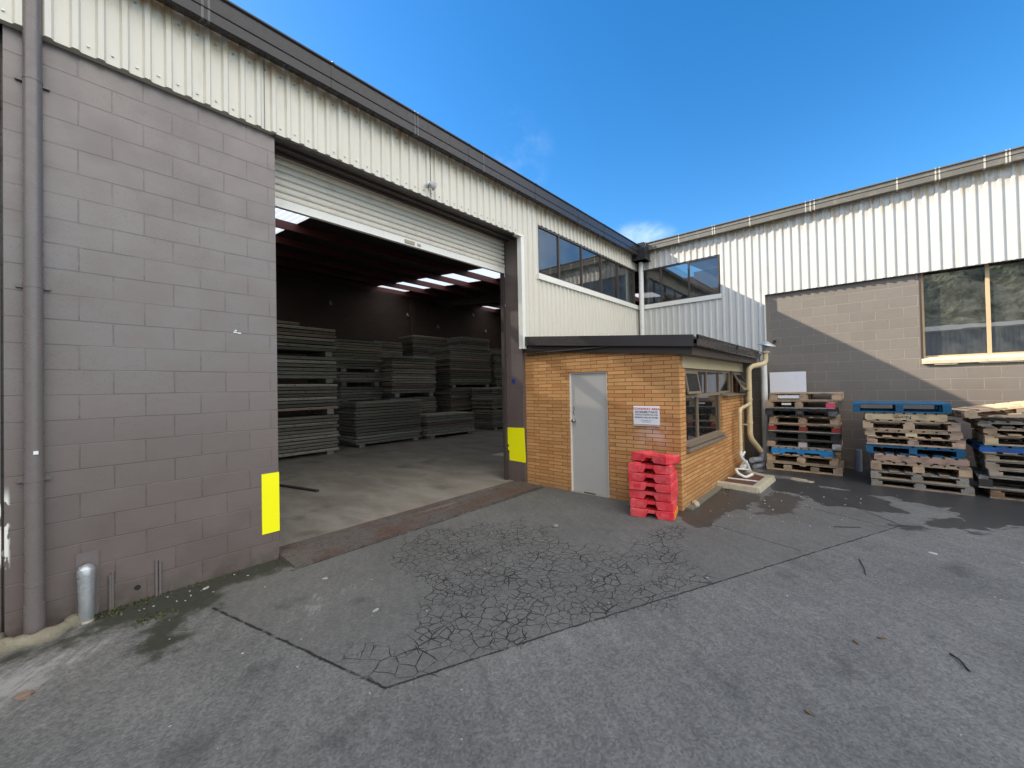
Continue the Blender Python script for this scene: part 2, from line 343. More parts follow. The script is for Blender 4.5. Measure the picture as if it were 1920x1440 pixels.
# ------------------------------------------------------------------ mesh helpers
class MB:
    def __init__(s): s.v = []; s.f = []; s.mi = []; s.sm = []
    def face(s, pts, mi=0, sm=False):
        i = len(s.v); s.v += [tuple(p) for p in pts]; s.f.append(tuple(range(i, i + len(pts)))); s.mi.append(mi); s.sm.append(sm)
    def box(s, x0, y0, z0, x1, y1, z1, mi=0, mat=None):
        v = [Vector(q) for q in ((x0, y0, z0), (x1, y0, z0), (x1, y1, z0), (x0, y1, z0), (x0, y0, z1), (x1, y0, z1), (x1, y1, z1), (x0, y1, z1))]
        if mat is not None: v = [mat @ q for q in v]
        i = len(s.v); s.v += [tuple(q) for q in v]
        for f in ((0, 3, 2, 1), (4, 5, 6, 7), (0, 1, 5, 4), (1, 2, 6, 5), (2, 3, 7, 6), (3, 0, 4, 7)):
            s.f.append(tuple(i + q for q in f)); s.mi.append(mi); s.sm.append(False)
    def prism(s, prof, ax, a0, a1, mi=0, mat=None):
        """prof: list of 2-D points (the two axes other than ax, in order), extruded along ax"""
        def P3(q, a):
            v = {'x': (a, q[0], q[1]), 'y': (q[0], a, q[1]), 'z': (q[0], q[1], a)}[ax]
            return tuple(mat @ Vector(v)) if mat is not None else v
        n = len(prof); i = len(s.v)
        s.v += [P3(q, a0) for q in prof] + [P3(q, a1) for q in prof]
        for j in range(n):
            s.f.append((i + j, i + (j + 1) % n, i + n + (j + 1) % n, i + n + j)); s.mi.append(mi); s.sm.append(False)
        s.f.append(tuple(i + j for j in range(n))[::-1]); s.f.append(tuple(i + n + j for j in range(n))); s.mi += [mi, mi]; s.sm += [False, False]
    def tube(s, pts, r, n=14, mi=0, caps=True):
        """round pipe along a polyline; r a number or a list"""
        pts = [Vector(p) for p in pts]; m = len(pts); rs = r if isinstance(r, (list, tuple)) else [r] * m
        i = len(s.v); up = None
        for j, p in enumerate(pts):
            t = ((pts[j + 1] - p) if j == 0 else (p - pts[j - 1]) if j == m - 1 else ((pts[j + 1] - p).normalized() + (p - pts[j - 1]).normalized())).normalized()
            if up is None: up = t.orthogonal().normalized()
            up = (up - t * up.dot(t)).normalized(); w = t.cross(up)
            for a in range(n):
                q = 2 * math.pi * a / n
                s.v.append(tuple(p + (up * math.cos(q) + w * math.sin(q)) * rs[j]))
        for j in range(m - 1):
            for a in range(n):
                s.f.append((i + j * n + a, i + j * n + (a + 1) % n, i + (j + 1) * n + (a + 1) % n, i + (j + 1) * n + a)); s.mi.append(mi); s.sm.append(True)
        if caps:
            for q in (list(s.v[i:i + n])[::-1], list(s.v[i + (m - 1) * n:i + m * n])): s.face(q, mi)
    def build(s, name, mats, parent=None, bevel=0, world=True, recalc=True):
        me = bpy.data.meshes.new(name); me.from_pydata(s.v, [], s.f)
        for m in (mats if isinstance(mats, (list, tuple)) else [mats]): me.materials.append(m)
        me.polygons.foreach_set('material_index', s.mi); me.polygons.foreach_set('use_smooth', s.sm)
        bm = bmesh.new(); bm.from_mesh(me)
        if recalc: bmesh.ops.recalc_face_normals(bm, faces=bm.faces)
        if bevel:
            bmesh.ops.remove_doubles(bm, verts=bm.verts, dist=1e-5)
            ed = [e for e in bm.edges if len(e.link_faces) == 2 and e.calc_face_angle(0) > .5]
            bmesh.ops.bevel(bm, geom=ed, offset=bevel, segments=1, affect='EDGES', clamp_overlap=True)
        bm.to_mesh(me); bm.free(); me.update()
        o = bpy.data.objects.new(name, me); col.objects.link(o)
        if parent: attach(o, parent, world)
        return o
def wmat(p):
    m = p.matrix_basis.copy()
    while p.parent: m = p.parent.matrix_basis @ p.matrix_parent_inverse @ m; p = p.parent
    return m
def attach(o, p, world=True):
    o.parent = p
    if world: o.matrix_parent_inverse = wmat(p).inverted()
def tag(o, label, cat, group=None, kind=None):
    if kind: o['kind'] = kind
    if label: o['label'] = label
    if cat: o['category'] = cat
    if group: o['group'] = group
    return o
def thing(name, label, cat, loc=(0, 0, 0), rz=0, group=None):
    o = bpy.data.objects.new(name, None); o.empty_display_size = .2; col.objects.link(o)
    o.location = loc; o.rotation_euler = (0, 0, rz)
    return tag(o, label, cat, group)
def copy_tree(o, parent=None):
    c = o.copy(); col.objects.link(c)
    if parent: c.parent = parent
    for ch in list(o.children): copy_tree(ch, c)
    return c
def bend(pts, r, n=5):
    """round the corners of a polyline"""
    pts = [Vector(p) for p in pts]; out = [pts[0]]
    for a, b, c in zip(pts, pts[1:], pts[2:]):
        d1 = (a - b).normalized(); d2 = (c - b).normalized(); q = min(r, (a - b).length * .45, (c - b).length * .45)
        p0, p1 = b + d1 * q, b + d2 * q
        for i in range(n + 1):
            t = i / n; out.append(p0.lerp(b, t).lerp(b.lerp(p1, t), t))
    return out + [pts[-1]]
def text_mesh(body, size, mat, name, matrix, parent, ext=.0006, align='CENTER', bold=.0):
    cu = bpy.data.curves.new('lettering', 'FONT'); cu.body = body; cu.size = size; cu.extrude = ext; cu.align_x = align; cu.align_y = 'CENTER'; cu.offset = bold
    o = bpy.data.objects.new('lettering_curve', cu); col.objects.link(o)
    dg = bpy.context.evaluated_depsgraph_get(); me = bpy.data.meshes.new_from_object(o.evaluated_get(dg))
    bpy.data.objects.remove(o); bpy.data.curves.remove(cu)
    me.transform(matrix); me.materials.clear(); me.materials.append(mat)
    r = bpy.data.objects.new(name, me); col.objects.link(r)
    if parent: attach(r, parent, False)
    return r

# ------------------------------------------------------------------ camera, sun, sky
f_px, yaw, pitch, roll = 760.8369, R(41.2121), R(.7471), R(1.1222)
F0 = Vector((math.cos(yaw), math.sin(yaw), 0)); R0 = Vector((math.sin(yaw), -math.cos(yaw), 0)); U0 = Vector((0, 0, 1))
Fw = F0 * math.cos(pitch) + U0 * math.sin(pitch); U1 = -F0 * math.sin(pitch) + U0 * math.cos(pitch)
Rt = R0 * math.cos(roll) - U1 * math.sin(roll); Up = R0 * math.sin(roll) + U1 * math.cos(roll)
cd = bpy.data.cameras.new('camera'); cam = bpy.data.objects.new('camera', cd); col.objects.link(cam)
cam.matrix_world = Matrix(((Rt.x, Up.x, -Fw.x, 0), (Rt.y, Up.y, -Fw.y, 0), (Rt.z, Up.z, -Fw.z, 1.7898), (0, 0, 0, 1)))
cd.sensor_width = 36; cd.lens = 36 * f_px / 1920; cd.clip_start = .05; cd.clip_end = 3000
cd.shift_x = .0005; cd.shift_y = -.00155
scene.camera = cam

SUN = Vector((-.47, 1.0, .71)).normalized()
sl = bpy.data.lights.new('sun', 'SUN'); sl.energy = 4.0; sl.angle = R(.5); sl.color = (1, .90, .74)
so = bpy.data.objects.new('sun', sl); col.objects.link(so); so.rotation_euler = SUN.to_track_quat('Z', 'Y').to_euler()

wd = bpy.data.worlds.new('World'); scene.world = wd; wd.use_nodes = True
k = NT.__new__(NT); k.t = wd.node_tree; k.t.nodes.clear()
sky = k.n('TexSky', sky_type='NISHITA'); sky.sun_disc = False
sky.sun_elevation = math.asin(SUN.z); sky.sun_rotation = math.atan2(SUN.x, SUN.y)
sky.altitude = 0; sky.air_density = 1.0; sky.dust_density = .3; sky.ozone_density = 2.5
skyc = k.n('HueSaturation', {'Hue': .5, 'Saturation': 1.36, 'Value': 1.07, 'Color': sky.outputs[0]}).outputs[0]
dirv = k.n('TexCoord').outputs['Generated']
dx, dy, dz = k.sep(dirv)
def dot(v): return k.n('VectorMath', {0: dirv, 1: Vector(v).normalized()}, operation='DOT_PRODUCT').outputs['Value']
puff = k.noise(k.scl(dirv, 1, 1, 1.6), 9, 6, .6, .2)
cu = k.math('MULTIPLY', dot((.40, -.917, 0)), 11.0); cv = k.math('MULTIPLY', k.math('ADD', dz, -.325), 24.0)
ce = k.math('ADD', k.math('MULTIPLY', cu, cu), k.math('MULTIPLY', cv, cv))
c1 = k.math('MULTIPLY', k.math('MULTIPLY', k.ramp(ce, 1.0, .1), k.ramp(dx, .5, .6)), k.ramp(puff, .32, .66, 0, .15))
c2 = k.math('MULTIPLY', k.ramp(dot((.662, .558, .501)), .9955, .9995), k.ramp(k.noise(dirv, 14, 5, .6), .42, .75, 0, .035))
# unseen bright clouds added behind the photographer to fill the shaded surfaces
cl = k.noise(k.n('VectorMath', {0: dirv, 1: k.comb(k.math('ADD', k.math('MAXIMUM', dz, 0.0), .25), k.math('ADD', k.math('MAXIMUM', dz, 0.0), .25), .8)}, operation='DIVIDE').outputs[0], 1.7, 6, .58)
c3 = k.math('MULTIPLY', k.ramp(cl, .34, .5), k.math('MULTIPLY', k.ramp(dot((-.32, -.93, .15)), .22, .55), k.ramp(dz, .08, .42)))
cm = k.math('MAXIMUM', k.math('MAXIMUM', c1, c2), c3)
CLOUD = 13.0
cc = k.mix(cm, skyc, (CLOUD, CLOUD * .96, CLOUD * .90))
bg = k.n('Background', {'Color': cc, 'Strength': .1})
wo = k.n('OutputWorld'); k.t.links.new(bg.outputs[0], wo.inputs[0])
vs = scene.view_settings; vs.view_transform = 'Standard'; vs.look = 'None'; vs.exposure = 1.32; vs.gamma = 1

# ------------------------------------------------------------------ ground
def sdf(poly, X, Y):
    P = np.array(poly); d = np.full(X.shape, 9.0); ins = np.zeros(X.shape, bool)
    for i in range(len(P)):
        a, b = P[i], P[(i + 1) % len(P)]; e = b - a
        t = np.clip(((X - a[0]) * e[0] + (Y - a[1]) * e[1]) / (e @ e), 0, 1)
        d = np.minimum(d, np.hypot(X - a[0] - t * e[0], Y - a[1] - t * e[1]))
        c = ((a[1] > Y) != (b[1] > Y)) & (X < (b[0] - a[0]) * (Y - a[1]) / (b[1] - a[1] + 1e-12) + a[0]); ins ^= c
    return np.where(ins, d, -d)
def blob(x, y, r, sq=1.0): return [(x + r * math.cos(a * .7854), y + r * sq * math.sin(a * .7854)) for a in range(8)]
MASK = dict(
 oil=[blob(2.68, .63, .13, .7), blob(2.06, 1.14, .06), blob(1.75, 3.3, .12), blob(1.35, 3.72, .17, .6), blob(3.3, .15, .16, .6), blob(4.5, .6, .2, .5), blob(2.3, -.5, .2, .6), blob(.9, 3.0, .15, .7), blob(1.0, 2.1, .2, .6), blob(5.6, -.6, .25, .5), blob(3.0, 3.2, .16), blob(.45, 2.6, .15), blob(6.3, 1.4, .1)],
 crack=[[(2.6, 4.3), (3.2, 4.25), (3.8, 3.95), (4.3, 3.6), (4.15, 2.96), (3.9, 2.5), (4.3, 2.1), (4.35, 1.5), (4.0, .97), (2.51, 1.72), (1.33, 2.22), (1.22, 2.79), (1.55, 2.66), (1.9, 2.7), (2.2, 3.17), (2.3, 3.7)],
        [(4.0, 2.06), (4.75, 2.16), (5.4, 1.87), (5.15, 1.55), (4.44, 1.55), (3.89, 1.35)]],
 patch=[[(.9, 4.15), (1.33, 2.22), (2.51, 1.72), (6.92, -.28), (9.0, .9), (9.9, 2.1), (5.9, 2.0), (5.9, 4.9), (1.0, 4.9)]],
 wet=[[(10.8, 1.7), (9.43, 1.5), (8.9, .6), (8.6, -.1), (8.35, -.9), (7.9, -1.0), (7.3, -.75), (6.88, -.32), (7.05, -.55), (7.7, -1.3), (8.4, -1.75), (9.14, -2.6), (10.8, -3.5)],
      [(8.86, 1.15), (8.3, .1), (7.75, -.25), (7.55, .25), (8.0, 1.05), (8.5, 1.4)], [(6.12, 1.66), (5.6, 1.78), (5.85, 1.9), (6.95, 1.9), (8.1, 1.89), (7.85, 1.5), (6.87, 1.5)]],
 mud=[[(7.06, 1.3), (7.75, 1.2), (7.85, .9), (7.43, .75), (6.5, .85), (6.4, 1.15)]],
 moss=[[(-.3, 4.45), (.21, 4.5), (.2, 4.9), (1.75, 4.9), (1.68, 4.5), (1.31, 4.5), (1.05, 4.46), (.9, 4.15), (.67, 4.25), (.4, 4.4)], [(.57, 4.43), (.68, 4.29), (.65, 3.8), (.5, 3.68), (.44, 3.85)]],
 pale=[[(-.6, 4.7), (-.01, 4.46), (.46, 4.36), (.34, 4.0), (.1, 3.8), (-.07, 3.55), (-.3, 3.4), (-.6, 4.0)], [(1.2, 3.6), (1.5, 3.75), (2.1, 3.7), (2.0, 3.5), (1.45, 3.3), (1.3, 3.0), (1.15, 3.1)]])
def build_ground():
    x0, x1, y0, y1, st = -1.6, 11.0, -4.6, 5.0, .05
    nx = int(round((x1 - x0) / st)) + 1; ny = int(round((y1 - y0) / st)) + 1
    xs = np.linspace(x0, x1, nx); ys = np.linspace(y0, y1, ny); X, Y = np.meshgrid(xs, ys)
    v = [(float(a), float(b), 0.0) for a, b in zip(X.ravel(), Y.ravel())]
    f = [(j * nx + i, j * nx + i + 1, (j + 1) * nx + i + 1, (j + 1) * nx + i) for j in range(ny - 1) for i in range(nx - 1)]
    n = len(v); B = 900.0
    v += [(-B, -B, 0), (B, -B, 0), (B, B, 0), (-B, B, 0)]
    c = [0, nx - 1, ny * nx - 1, (ny - 1) * nx]
    f.append(tuple([n, n + 1] + [c[1] - i for i in range(nx)]))
    f.append(tuple([n + 1, n + 2] + [c[2] - i * nx for i in range(ny)]))
    f.append(tuple([n + 2, n + 3] + [c[3] + i for i in range(nx)]))
    f.append(tuple([n + 3, n] + [c[0] + i * nx for i in range(ny)]))
    me = bpy.data.meshes.new('ground'); me.from_pydata(v, [], f); me.materials.append(M['asphalt'])
    for key, polys in MASK.items():
        s = np.full(X.shape, -1.0)
        for p in polys: s = np.maximum(s, sdf(p, X, Y))
        s = np.clip(s, -.6, .35); a = me.attributes.new(key, 'FLOAT', 'POINT')
        a.data.foreach_set('value', np.concatenate([s.ravel(), np.full(4, -1.0)]).astype(np.float32))
    o = bpy.data.objects.new('ground', me); col.objects.link(o); tag(o, 'worn grey asphalt yard with cracks and damp patches', 'ground', kind='structure')
build_ground()
b = MB(); b.box(-7.9, 5.02, -.2, 19, 17.1, .035)
tag(b.build('warehouse_floor', M['floor']), 'stained concrete floor inside the open warehouse', 'floor', kind='structure')
b = MB(); b.prism([(4.405, -.01), (4.40, .026), (5.02, .050), (5.02, -.05), (4.42, -.05)], 'x', 1.64, 5.80)
tag(b.build('threshold_ramp', M['ramp']), 'rusty brown threshold ramp across the warehouse doorway', 'ramp', kind='structure')

# ------------------------------------------------------------------ corrugated sheet, gutters
def clad(mb, ax, a0, a1, z0, z1, base, sgn, back, pitch=.1455, phase=.007, rib=.026, screws=None):
    """closed ribbed sheet; ax the long axis, base the pan plane, sgn the outward direction along the other axis"""
    pts = [(a0, 0)]
    kk = math.floor((a0 - phase) / pitch) - 1
    while True:
        c = phase + kk * pitch; kk += 1
        if c - .03 > a1: break
        for da, h in ((-.032, 0), (-.017, 1), (.017, 1), (.032, 0)):
            q = c + da
            if a0 + 1e-4 < q < a1 - 1e-4: pts.append((q, h))
    pts.append((a1, 0))
    o = lambda a, h: (a, base + sgn * rib * h) if ax == 'x' else (base + sgn * rib * h, a)
    P = [o(a, h) for a, h in pts]
    bk = [(a1, back), (a0, back)] if ax == 'x' else [(back, a1), (back, a0)]
    mb.prism(P + bk, 'z', z0, z1)
    if screws:
        kk = math.ceil((a0 - phase) / pitch)
        while phase + (kk + .5) * pitch < a1:
            c = phase + (kk + .5) * pitch; kk += 1
            for zz in screws:
                zz2 = zz + rnd.uniform(-.006, .006)
                if rnd.random() < .08: continue
                x, y = (c + rnd.uniform(-.006, .006), base + sgn * .004) if ax == 'x' else (base + sgn * .004, c)
                r_ = .0075
                mb.box(x - r_, y - r_, zz2 - r_, x + r_, y + r_, zz2 + r_, 1)

# ================================================================== WAREHOUSE (the near building)
wh = thing('warehouse', 'taupe block warehouse with cream ribbed cladding and a wide open roller doorway', 'building', (1.6, 4.95, 0))
YA = 4.804
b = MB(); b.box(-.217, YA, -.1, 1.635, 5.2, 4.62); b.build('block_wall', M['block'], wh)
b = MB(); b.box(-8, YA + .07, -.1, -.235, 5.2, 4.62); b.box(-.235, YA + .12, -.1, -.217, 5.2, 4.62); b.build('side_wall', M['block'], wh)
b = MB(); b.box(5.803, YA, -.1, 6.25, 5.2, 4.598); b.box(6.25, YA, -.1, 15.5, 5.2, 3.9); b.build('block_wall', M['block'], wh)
b = MB(); b.box(1.62, 4.80, 4.60, 5.82, 5.19, 4.80); b.box(1.62, 4.765, 4.57, 5.82, 4.80, 4.70); b.box(1.62, 4.95, 4.57, 5.803, 4.965, 4.60)
b.box(1.62, 5.10, 4.575, 5.803, 5.12, 4.60); b.build('door_lintel', M['beam'], wh)
# cladding
b = MB(); PA = 4.745
clad(b, 'x', -8, 5.735, 4.585, 5.37, PA, -1, 4.80, screws=(4.66, 5.22))
clad(b, 'x', 5.735, 6.26, 2.5, 5.37, PA, -1, 4.80); clad(b, 'x', 6.26, 10.84, 4.957, 5.37, PA, -1, 4.80); clad(b, 'x', 6.26, 10.84, 2.5, 3.875, PA, -1, 4.80)
b.build('cladding', [M['clad'], M['zinc']], wh)
for x in (-.66, 1.52, 3.70):
    b = MB(); b.box(x, 4.735, 4.587, x + .0025, 4.7445, 5.36); b.build('sheet_lap', M['strap'], wh)
b = MB(); b.box(5.715, 4.705, 2.5, 5.742, 4.803, 4.60); b.box(5.742, 4.705, 2.5, 5.80, 4.718, 4.6); b.box(5.60, 4.70, 4.56, 5.80, 4.803, 4.584)
b.build('corner_trim', M['trim'], wh)
b = MB(); b.box(6.22, 4.69, 3.875, 10.83, 4.80, 3.985); b.build('sill_flashing', M['trim'], wh)
# upstairs window strip
def window(parent, ax, edges, z0, z1, face, sgn, depth, fm, gm, fw=.035, name='window'):
    """frame mesh with one pane per bay as sub-parts; sgn the outward direction"""
    fb = MB(); a0, a1 = edges[0], edges[-1]
    lo, hi = sorted((face, face - sgn * depth))
    def bx(a, c, p, q):
        if ax == 'x': fb.box(a, lo, p, c, hi, q)
        else: fb.box(lo, a, p, hi, c, q)
    bx(a0, a1, z0, z0 + fw); bx(a0, a1, z1 - fw, z1); bx(a0, a0 + fw, z0 + fw, z1 - fw); bx(a1 - fw, a1, z0 + fw, z1 - fw)
    for e in edges[1:-1]: bx(e - fw / 2, e + fw / 2, z0 + fw, z1 - fw)
    w = fb.build(name, fm, parent)
    for i in range(len(edges) - 1):
        a = edges[i] + (fw if i == 0 else fw / 2) + .002; c = edges[i + 1] - (fw if i == len(edges) - 2 else fw / 2) - .002
        g = MB(); m = (lo + hi) / 2
        if ax == 'x': g.box(a, m - .003, z0 + fw + .002, c, m + .003, z1 - fw - .002)
        else: g.box(m - .003, a, z0 + fw + .002, m + .003, c, z1 - fw - .002)
        g.build('pane', gm, w)
    return w
window(wh, 'x', [6.26, 7.0, 7.9, 8.79, 9.66, 10.66], 3.99, 4.952, 4.745, -1, .06, M['bronze'], M['glass'])
# gutter
def gutter(parent, ax, a0, a1, back, out, z_in, z_bot, z_top, mat, joints, jm):
    s = 1 if out > back else -1
    prof = [(back, z_in), (out - s * .012, z_bot), (out, z_bot + .012), (out, z_bot + .11), (out + s * .010, z_bot + .12), (out + s * .010, z_bot + .135), (out, z_bot + .145), (out, z_top - .035), (out + s * .022, z_top - .022), (out + s * .022, z_top - .006),
            (out + s * .004, z_top), (out - s * .012, z_top - .01), (out - s * .012, z_bot + .03), (back, z_in + .03)]
    b = MB(); b.prism(prof, ax, a0, a1); g = b.build('gutter', mat, parent)
    for (c, wdt, pale) in joints:
        j = MB(); e = .004
        pr = [(p + (s * e if abs(p - back) > .02 else 0), z - (e if z < z_bot + .02 else -e if z > z_top - .03 else 0)) for p, z in prof[:11]]
        pr += [(out - s * .014, z_top - .012), (out - s * .016, z_bot + .034), (back, z_in + .034)]
        j.prism(pr, ax, c - wdt / 2, c + wdt / 2); j.build('gutter_strap', jm if pale else mat, parent if False else g)
    return g
gutter(wh, 'x', -8, 10.62, 4.73, 4.55, 5.335, 5.265, 5.572, M['gutter'], [(2.17, .03, 0), (3.30, .02, 1), (3.35, .02, 1), (4.30, .03, 0), (4.62, .02, 1), (5.98, .03, 0), (7.45, .02, 0), (8.6, .03, 0), (.95, .02, 1), (1.0, .02, 1)], M['strap'])
# roller door
b = MB(); prof = []; z = 4.09; n = 0
while z < 4.78:
    for t in range(8):
        q = t / 8; prof.append((5.222 - .032 * abs(math.sin(math.pi * q)) ** .27, z + q * .082))
    z += .082
prof = prof + [(5.235, prof[-1][1]), (5.235, 4.09)]
b.prism(prof, 'x', 1.55, 5.79)
rd = b.build('roller_door', paint('off_white_roller_door', (.68, .64, .56), .4, .05, dirt=.25, world=True, scale=3), wh)
b = MB(); b.box(1.55, 5.195, 3.995, 5.79, 5.235, 4.09); b.box(1.55, 5.185, 3.985, 5.79, 5.24, 3.998); b.build('bottom_rail', M['trim'], rd)
b = MB(); b.box(3.55, 5.18, 4.01, 3.72, 5.195, 4.06); b.box(3.78, 5.183, 4.015, 3.84, 5.195, 4.05); b.build('latch', M['concrete_pale'], rd)
for x in (1.58, 5.745):
    b = MB(); b.box(x, 5.202, 0, x + .055, 5.27, 4.6); b.build('guide_channel', M['beam'], wh)
# downpipe
dp = MB(); dp.tube([(-.072, 4.742, 5.3), (-.072, 4.742, .22)], .051, 20); dp = dp.build('downpipe', M['pipe_taupe'], wh)
b = MB(); b.tube([(-.072, 4.742, .24), (-.072, 4.742, .02)], .056, 20); b.build('pipe_socket', M['pipe_taupe'], dp)
b = MB(); b.tube([(-.072, 4.742, .40), (-.072, 4.742, .375)], .0535, 20); b.build('pipe_ring', M['pipe_taupe'], dp)
for zz in (1.15, 2.62, 4.2):
    b = MB(); b.tube([(-.072, 4.742, zz), (-.072, 4.742, zz + .03)], .0535, 20); b.box(-.16, 4.78, zz, .015, 4.804, zz + .03); b.build('pipe_clip', M['pipe_taupe'], dp)
b = MB(); b.box(-.075, 4.686, 1.36, -.05, 4.692, 1.385); b.build('sticker', M['white'], dp)
# painted yellow markings, conduit stubs, tags
b = MB(); b.box(1.472, 4.799, .30, 1.640, 4.8035, .93); b.box(1.6355, 4.7995, .30, 1.640, 5.0, .93); y1 = b.build('yellow_marking', M['yellow'], wh)
b = MB(); b.prism([(4.765, .40), (5.165, .41), (5.165, .60), (5.195, .60), (5.20, .66), (5.17, .67), (5.17, .70), (5.20, .71), (5.20, 1.03), (4.79, 1.04)], 'x', 5.797, 5.8025); b.build('yellow_marking', M['yellow'], wh)
b = MB(); b.box(5.799, 4.99, 1.87, 5.8025, 5.07, 1.95); b.build('blue_tag', M['blue_tag'], wh)
for (x, z1) in ((.335, .29), (.35, .31), (.63, .32), (.655, .30)):
    b = MB(); b.tube([(x, 4.793, 0), (x, 4.793, z1)], .011, 8); b.build('conduit_stub', M['pipe_taupe'], wh)
b = MB(); b.tube([(.505, 4.81, .12), (.505, 4.8, .12)], .022, 10); b.build('wall_hole', M['black'], wh)
b = MB(); b.box(.14, 4.795, .0, .27, 4.8035, .52); b.build('patch_board', M['pipe_taupe'], wh)
b = MB(); b.box(1.235, 4.7985, 2.40, 1.265, 4.8035, 2.412); b.box(1.27, 4.7985, 2.395, 1.30, 4.8035, 2.405); b.box(1.245, 4.7985, 2.42, 1.262, 4.8035, 2.43); b.build('paint_chip', M['white'], wh)
# roof, skylight strips, purlins, inner walls
TS = .088
def rz_(y): return 5.45 + TS * (y - 4.6)
def roof_piece(b, x0, x1, y0, y1, t0=.0, t1=.03):
    b.prism([(y0, rz_(y0) + t0), (y1, rz_(y1) + t0), (y1, rz_(y1) + t1), (y0, rz_(y0) + t1)], 'x', x0, x1)
strips = [(-4.0, -2.85), (2.95, 4.1), (9.85, 11.3), (16.5, 17.6)]
b = MB(); xx = -8.5
for s0, s1 in strips: roof_piece(b, xx, s0, 4.72, 17.3, .0, .03); xx = s1
roof_piece(b, xx, 19.5, 4.72, 17.3, .0, .03)
for s0, s1 in strips:
    roof_piece(b, s0, s1, 4.72, 6.1, .0, .03)
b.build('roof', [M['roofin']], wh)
for s0, s1 in strips:
    b = MB(); n = 16; pr = []
    for y0, y1 in ((6.1, 17.3),):
        for i in range(n):
            a = s0 + (s1 - s0) * i / n; c = s0 + (s1 - s0) * (i + 1) / n; h = .02 if i % 2 else 0
            b.face([(a, y0, rz_(y0) + .0 + h), (c, y0, rz_(y0) + .0 + .02 - h), (c, y1, rz_(y1) + .0 + .02 - h), (a, y1, rz_(y1) + .0 + h)])
    b.build('skylight', M['skylight'], wh, recalc=False)
for i in range(8):
    y = 6.1 + 1.5 * i
    b = MB(); b.box(-8, y, rz_(y) - .20, 19, y + .065, rz_(y) - .002); b.build('purlin', M['purlin'], wh)
for x in (1.2, 6.0, 8.0, 13.4):
    b = MB(); b.prism([(5.21, rz_(5.21) - .45), (17.08, rz_(17.08) - .45), (17.08, rz_(17.08) - .145), (5.21, rz_(5.21) - .145)], 'x', x - .07, x + .07)
    if x in (1.2, 13.4): b.build('rafter', M['beam'], wh)
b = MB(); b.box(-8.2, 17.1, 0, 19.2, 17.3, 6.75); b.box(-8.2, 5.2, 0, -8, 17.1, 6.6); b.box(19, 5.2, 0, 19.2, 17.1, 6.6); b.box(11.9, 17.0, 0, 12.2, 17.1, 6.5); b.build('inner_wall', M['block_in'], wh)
for (x, z) in ((11.74, 5.5), (13.62, 5.1), (7.9, 5.53), (16.2, 6.05), (17.2, 5.2)):
    t = thing('wall_lamp', 'small white lamp fitting high on the dark inner wall', 'wall lamp', (x, 17.09, z), 0, 'lamp fittings on the inner wall'); t.scale = (.55, .55, .55)
    b = MB(); b.tube([(0, 0, 0), (0, -.1, 0)], .06, 10); b.tube([(0, -.06, .02), (0, -.10, .18)], [.05, .035], 10); b.build('lamp_holder', M['bulb'], t, world=False)
    b = MB(); b.tube([(0, -.1, -.02), (0, -.22, -.1)], [.05, .075], 12); b.build('lamp_shade', M['bulb'], t, world=False)

# floodlight over the door
t = thing('floodlight', 'small clear round floodlight on the cream cladding above the roller doorway', 'floodlight', (3.63, 4.72, 4.74)); t.scale = (.72, .72, .72)
b = MB(); b.tube([(0, 0, 0), (0, -.03, 0)], .05, 14); b.tube([(0, -.03, 0), (.02, -.09, .01)], .016, 8); b.build('bracket', M['zinc'], t, world=False)
b = MB(); b.tube([(.0, -.075, .03), (.035, -.105, -.01), (.075, -.135, -.05)], [.035, .05, .082], 16); b.build('lamp_body', M['zinc'], t, world=False)
b = MB(); b.tube([(.075, -.135, -.05), (.085, -.142, -.058), (.092, -.147, -.064)], [.08, .07, .03], 16); b.build('lens', M['lampglass'], t, world=False)

# ================================================================== FAR BUILDING at right
bb = thing('side_building', 'long block building with white ribbed cladding half in sunlight at right', 'building', (11.0, -2, 0))
XB = 10.84
b = MB()
b.box(10.905, -.785, -.1, 11.1, 1.735, 3.95); b.box(10.905, -12, -.1, 11.1, -.785, 2.12); b.box(10.905, -12, 2.12, 11.1, -7.0, 3.95); b.box(10.905, 1.735, -.1, 11.1, 4.8, 3.85)
b.build('block_wall', M['block_b'], bb)
b = MB(); clad(b, 'y', -12, 1.735, 3.806, 5.47, XB, -1, 10.904, .1515, 1.679, .018); clad(b, 'y', 1.735, 2.64, 2.25, 5.47, XB, -1, 10.904, .1515, 1.679, .018)
clad(b, 'y', 2.64, 4.72, 4.957, 5.47, XB, -1, 10.904, .1515, 1.679, .018); clad(b, 'y', 2.64, 4.72, 2.25, 3.875, XB, -1, 10.904, .1515, 1.679, .018)
b.build('cladding', [M['clad_b'], M['zinc']], bb)
b = MB(); b.box(10.79, 2.62, 3.875, 10.90, 4.69, 3.985); b.build('sill_flashing', M['trim'], bb)
b = MB(); b.box(10.80, 1.715, 2.25, 10.903, 1.733, 3.80); b.build('corner_trim', M['trim'], bb)
b = MB(); b.box(10.86, -12, 3.80, 10.904, 1.72, 3.83); b.build('flashing', M['beam'], bb)
window(bb, 'y', [2.655, 3.382, 4.102, 4.72], 3.99, 4.952, 10.84, -1, .06, M['bronze'], M['glass'])
gutter(bb, 'y', -12, 4.40, 10.84, 10.69, 5.44, 5.42, 5.645, M['gutter_b'], [(3.55, .02, 1), (2.75, .02, 1), (2.70, .02, 1), (1.95, .025, 1), (.75, .02, 1), (.82, .02, 1), (.90, .02, 1), (-.52, .025, 1), (-1.03, .02, 1), (-1.08, .02, 1), (-1.62, .025, 1), (-1.86, .02, 1), (-1.90, .02, 1)], M['joint'])
b = MB(); b.prism([(10.72, 5.60), (26, 6.9), (26, 6.94), (10.72, 5.64)][::-1], 'y', -12, 4.55); b.build('roof', M['roofout'], bb)
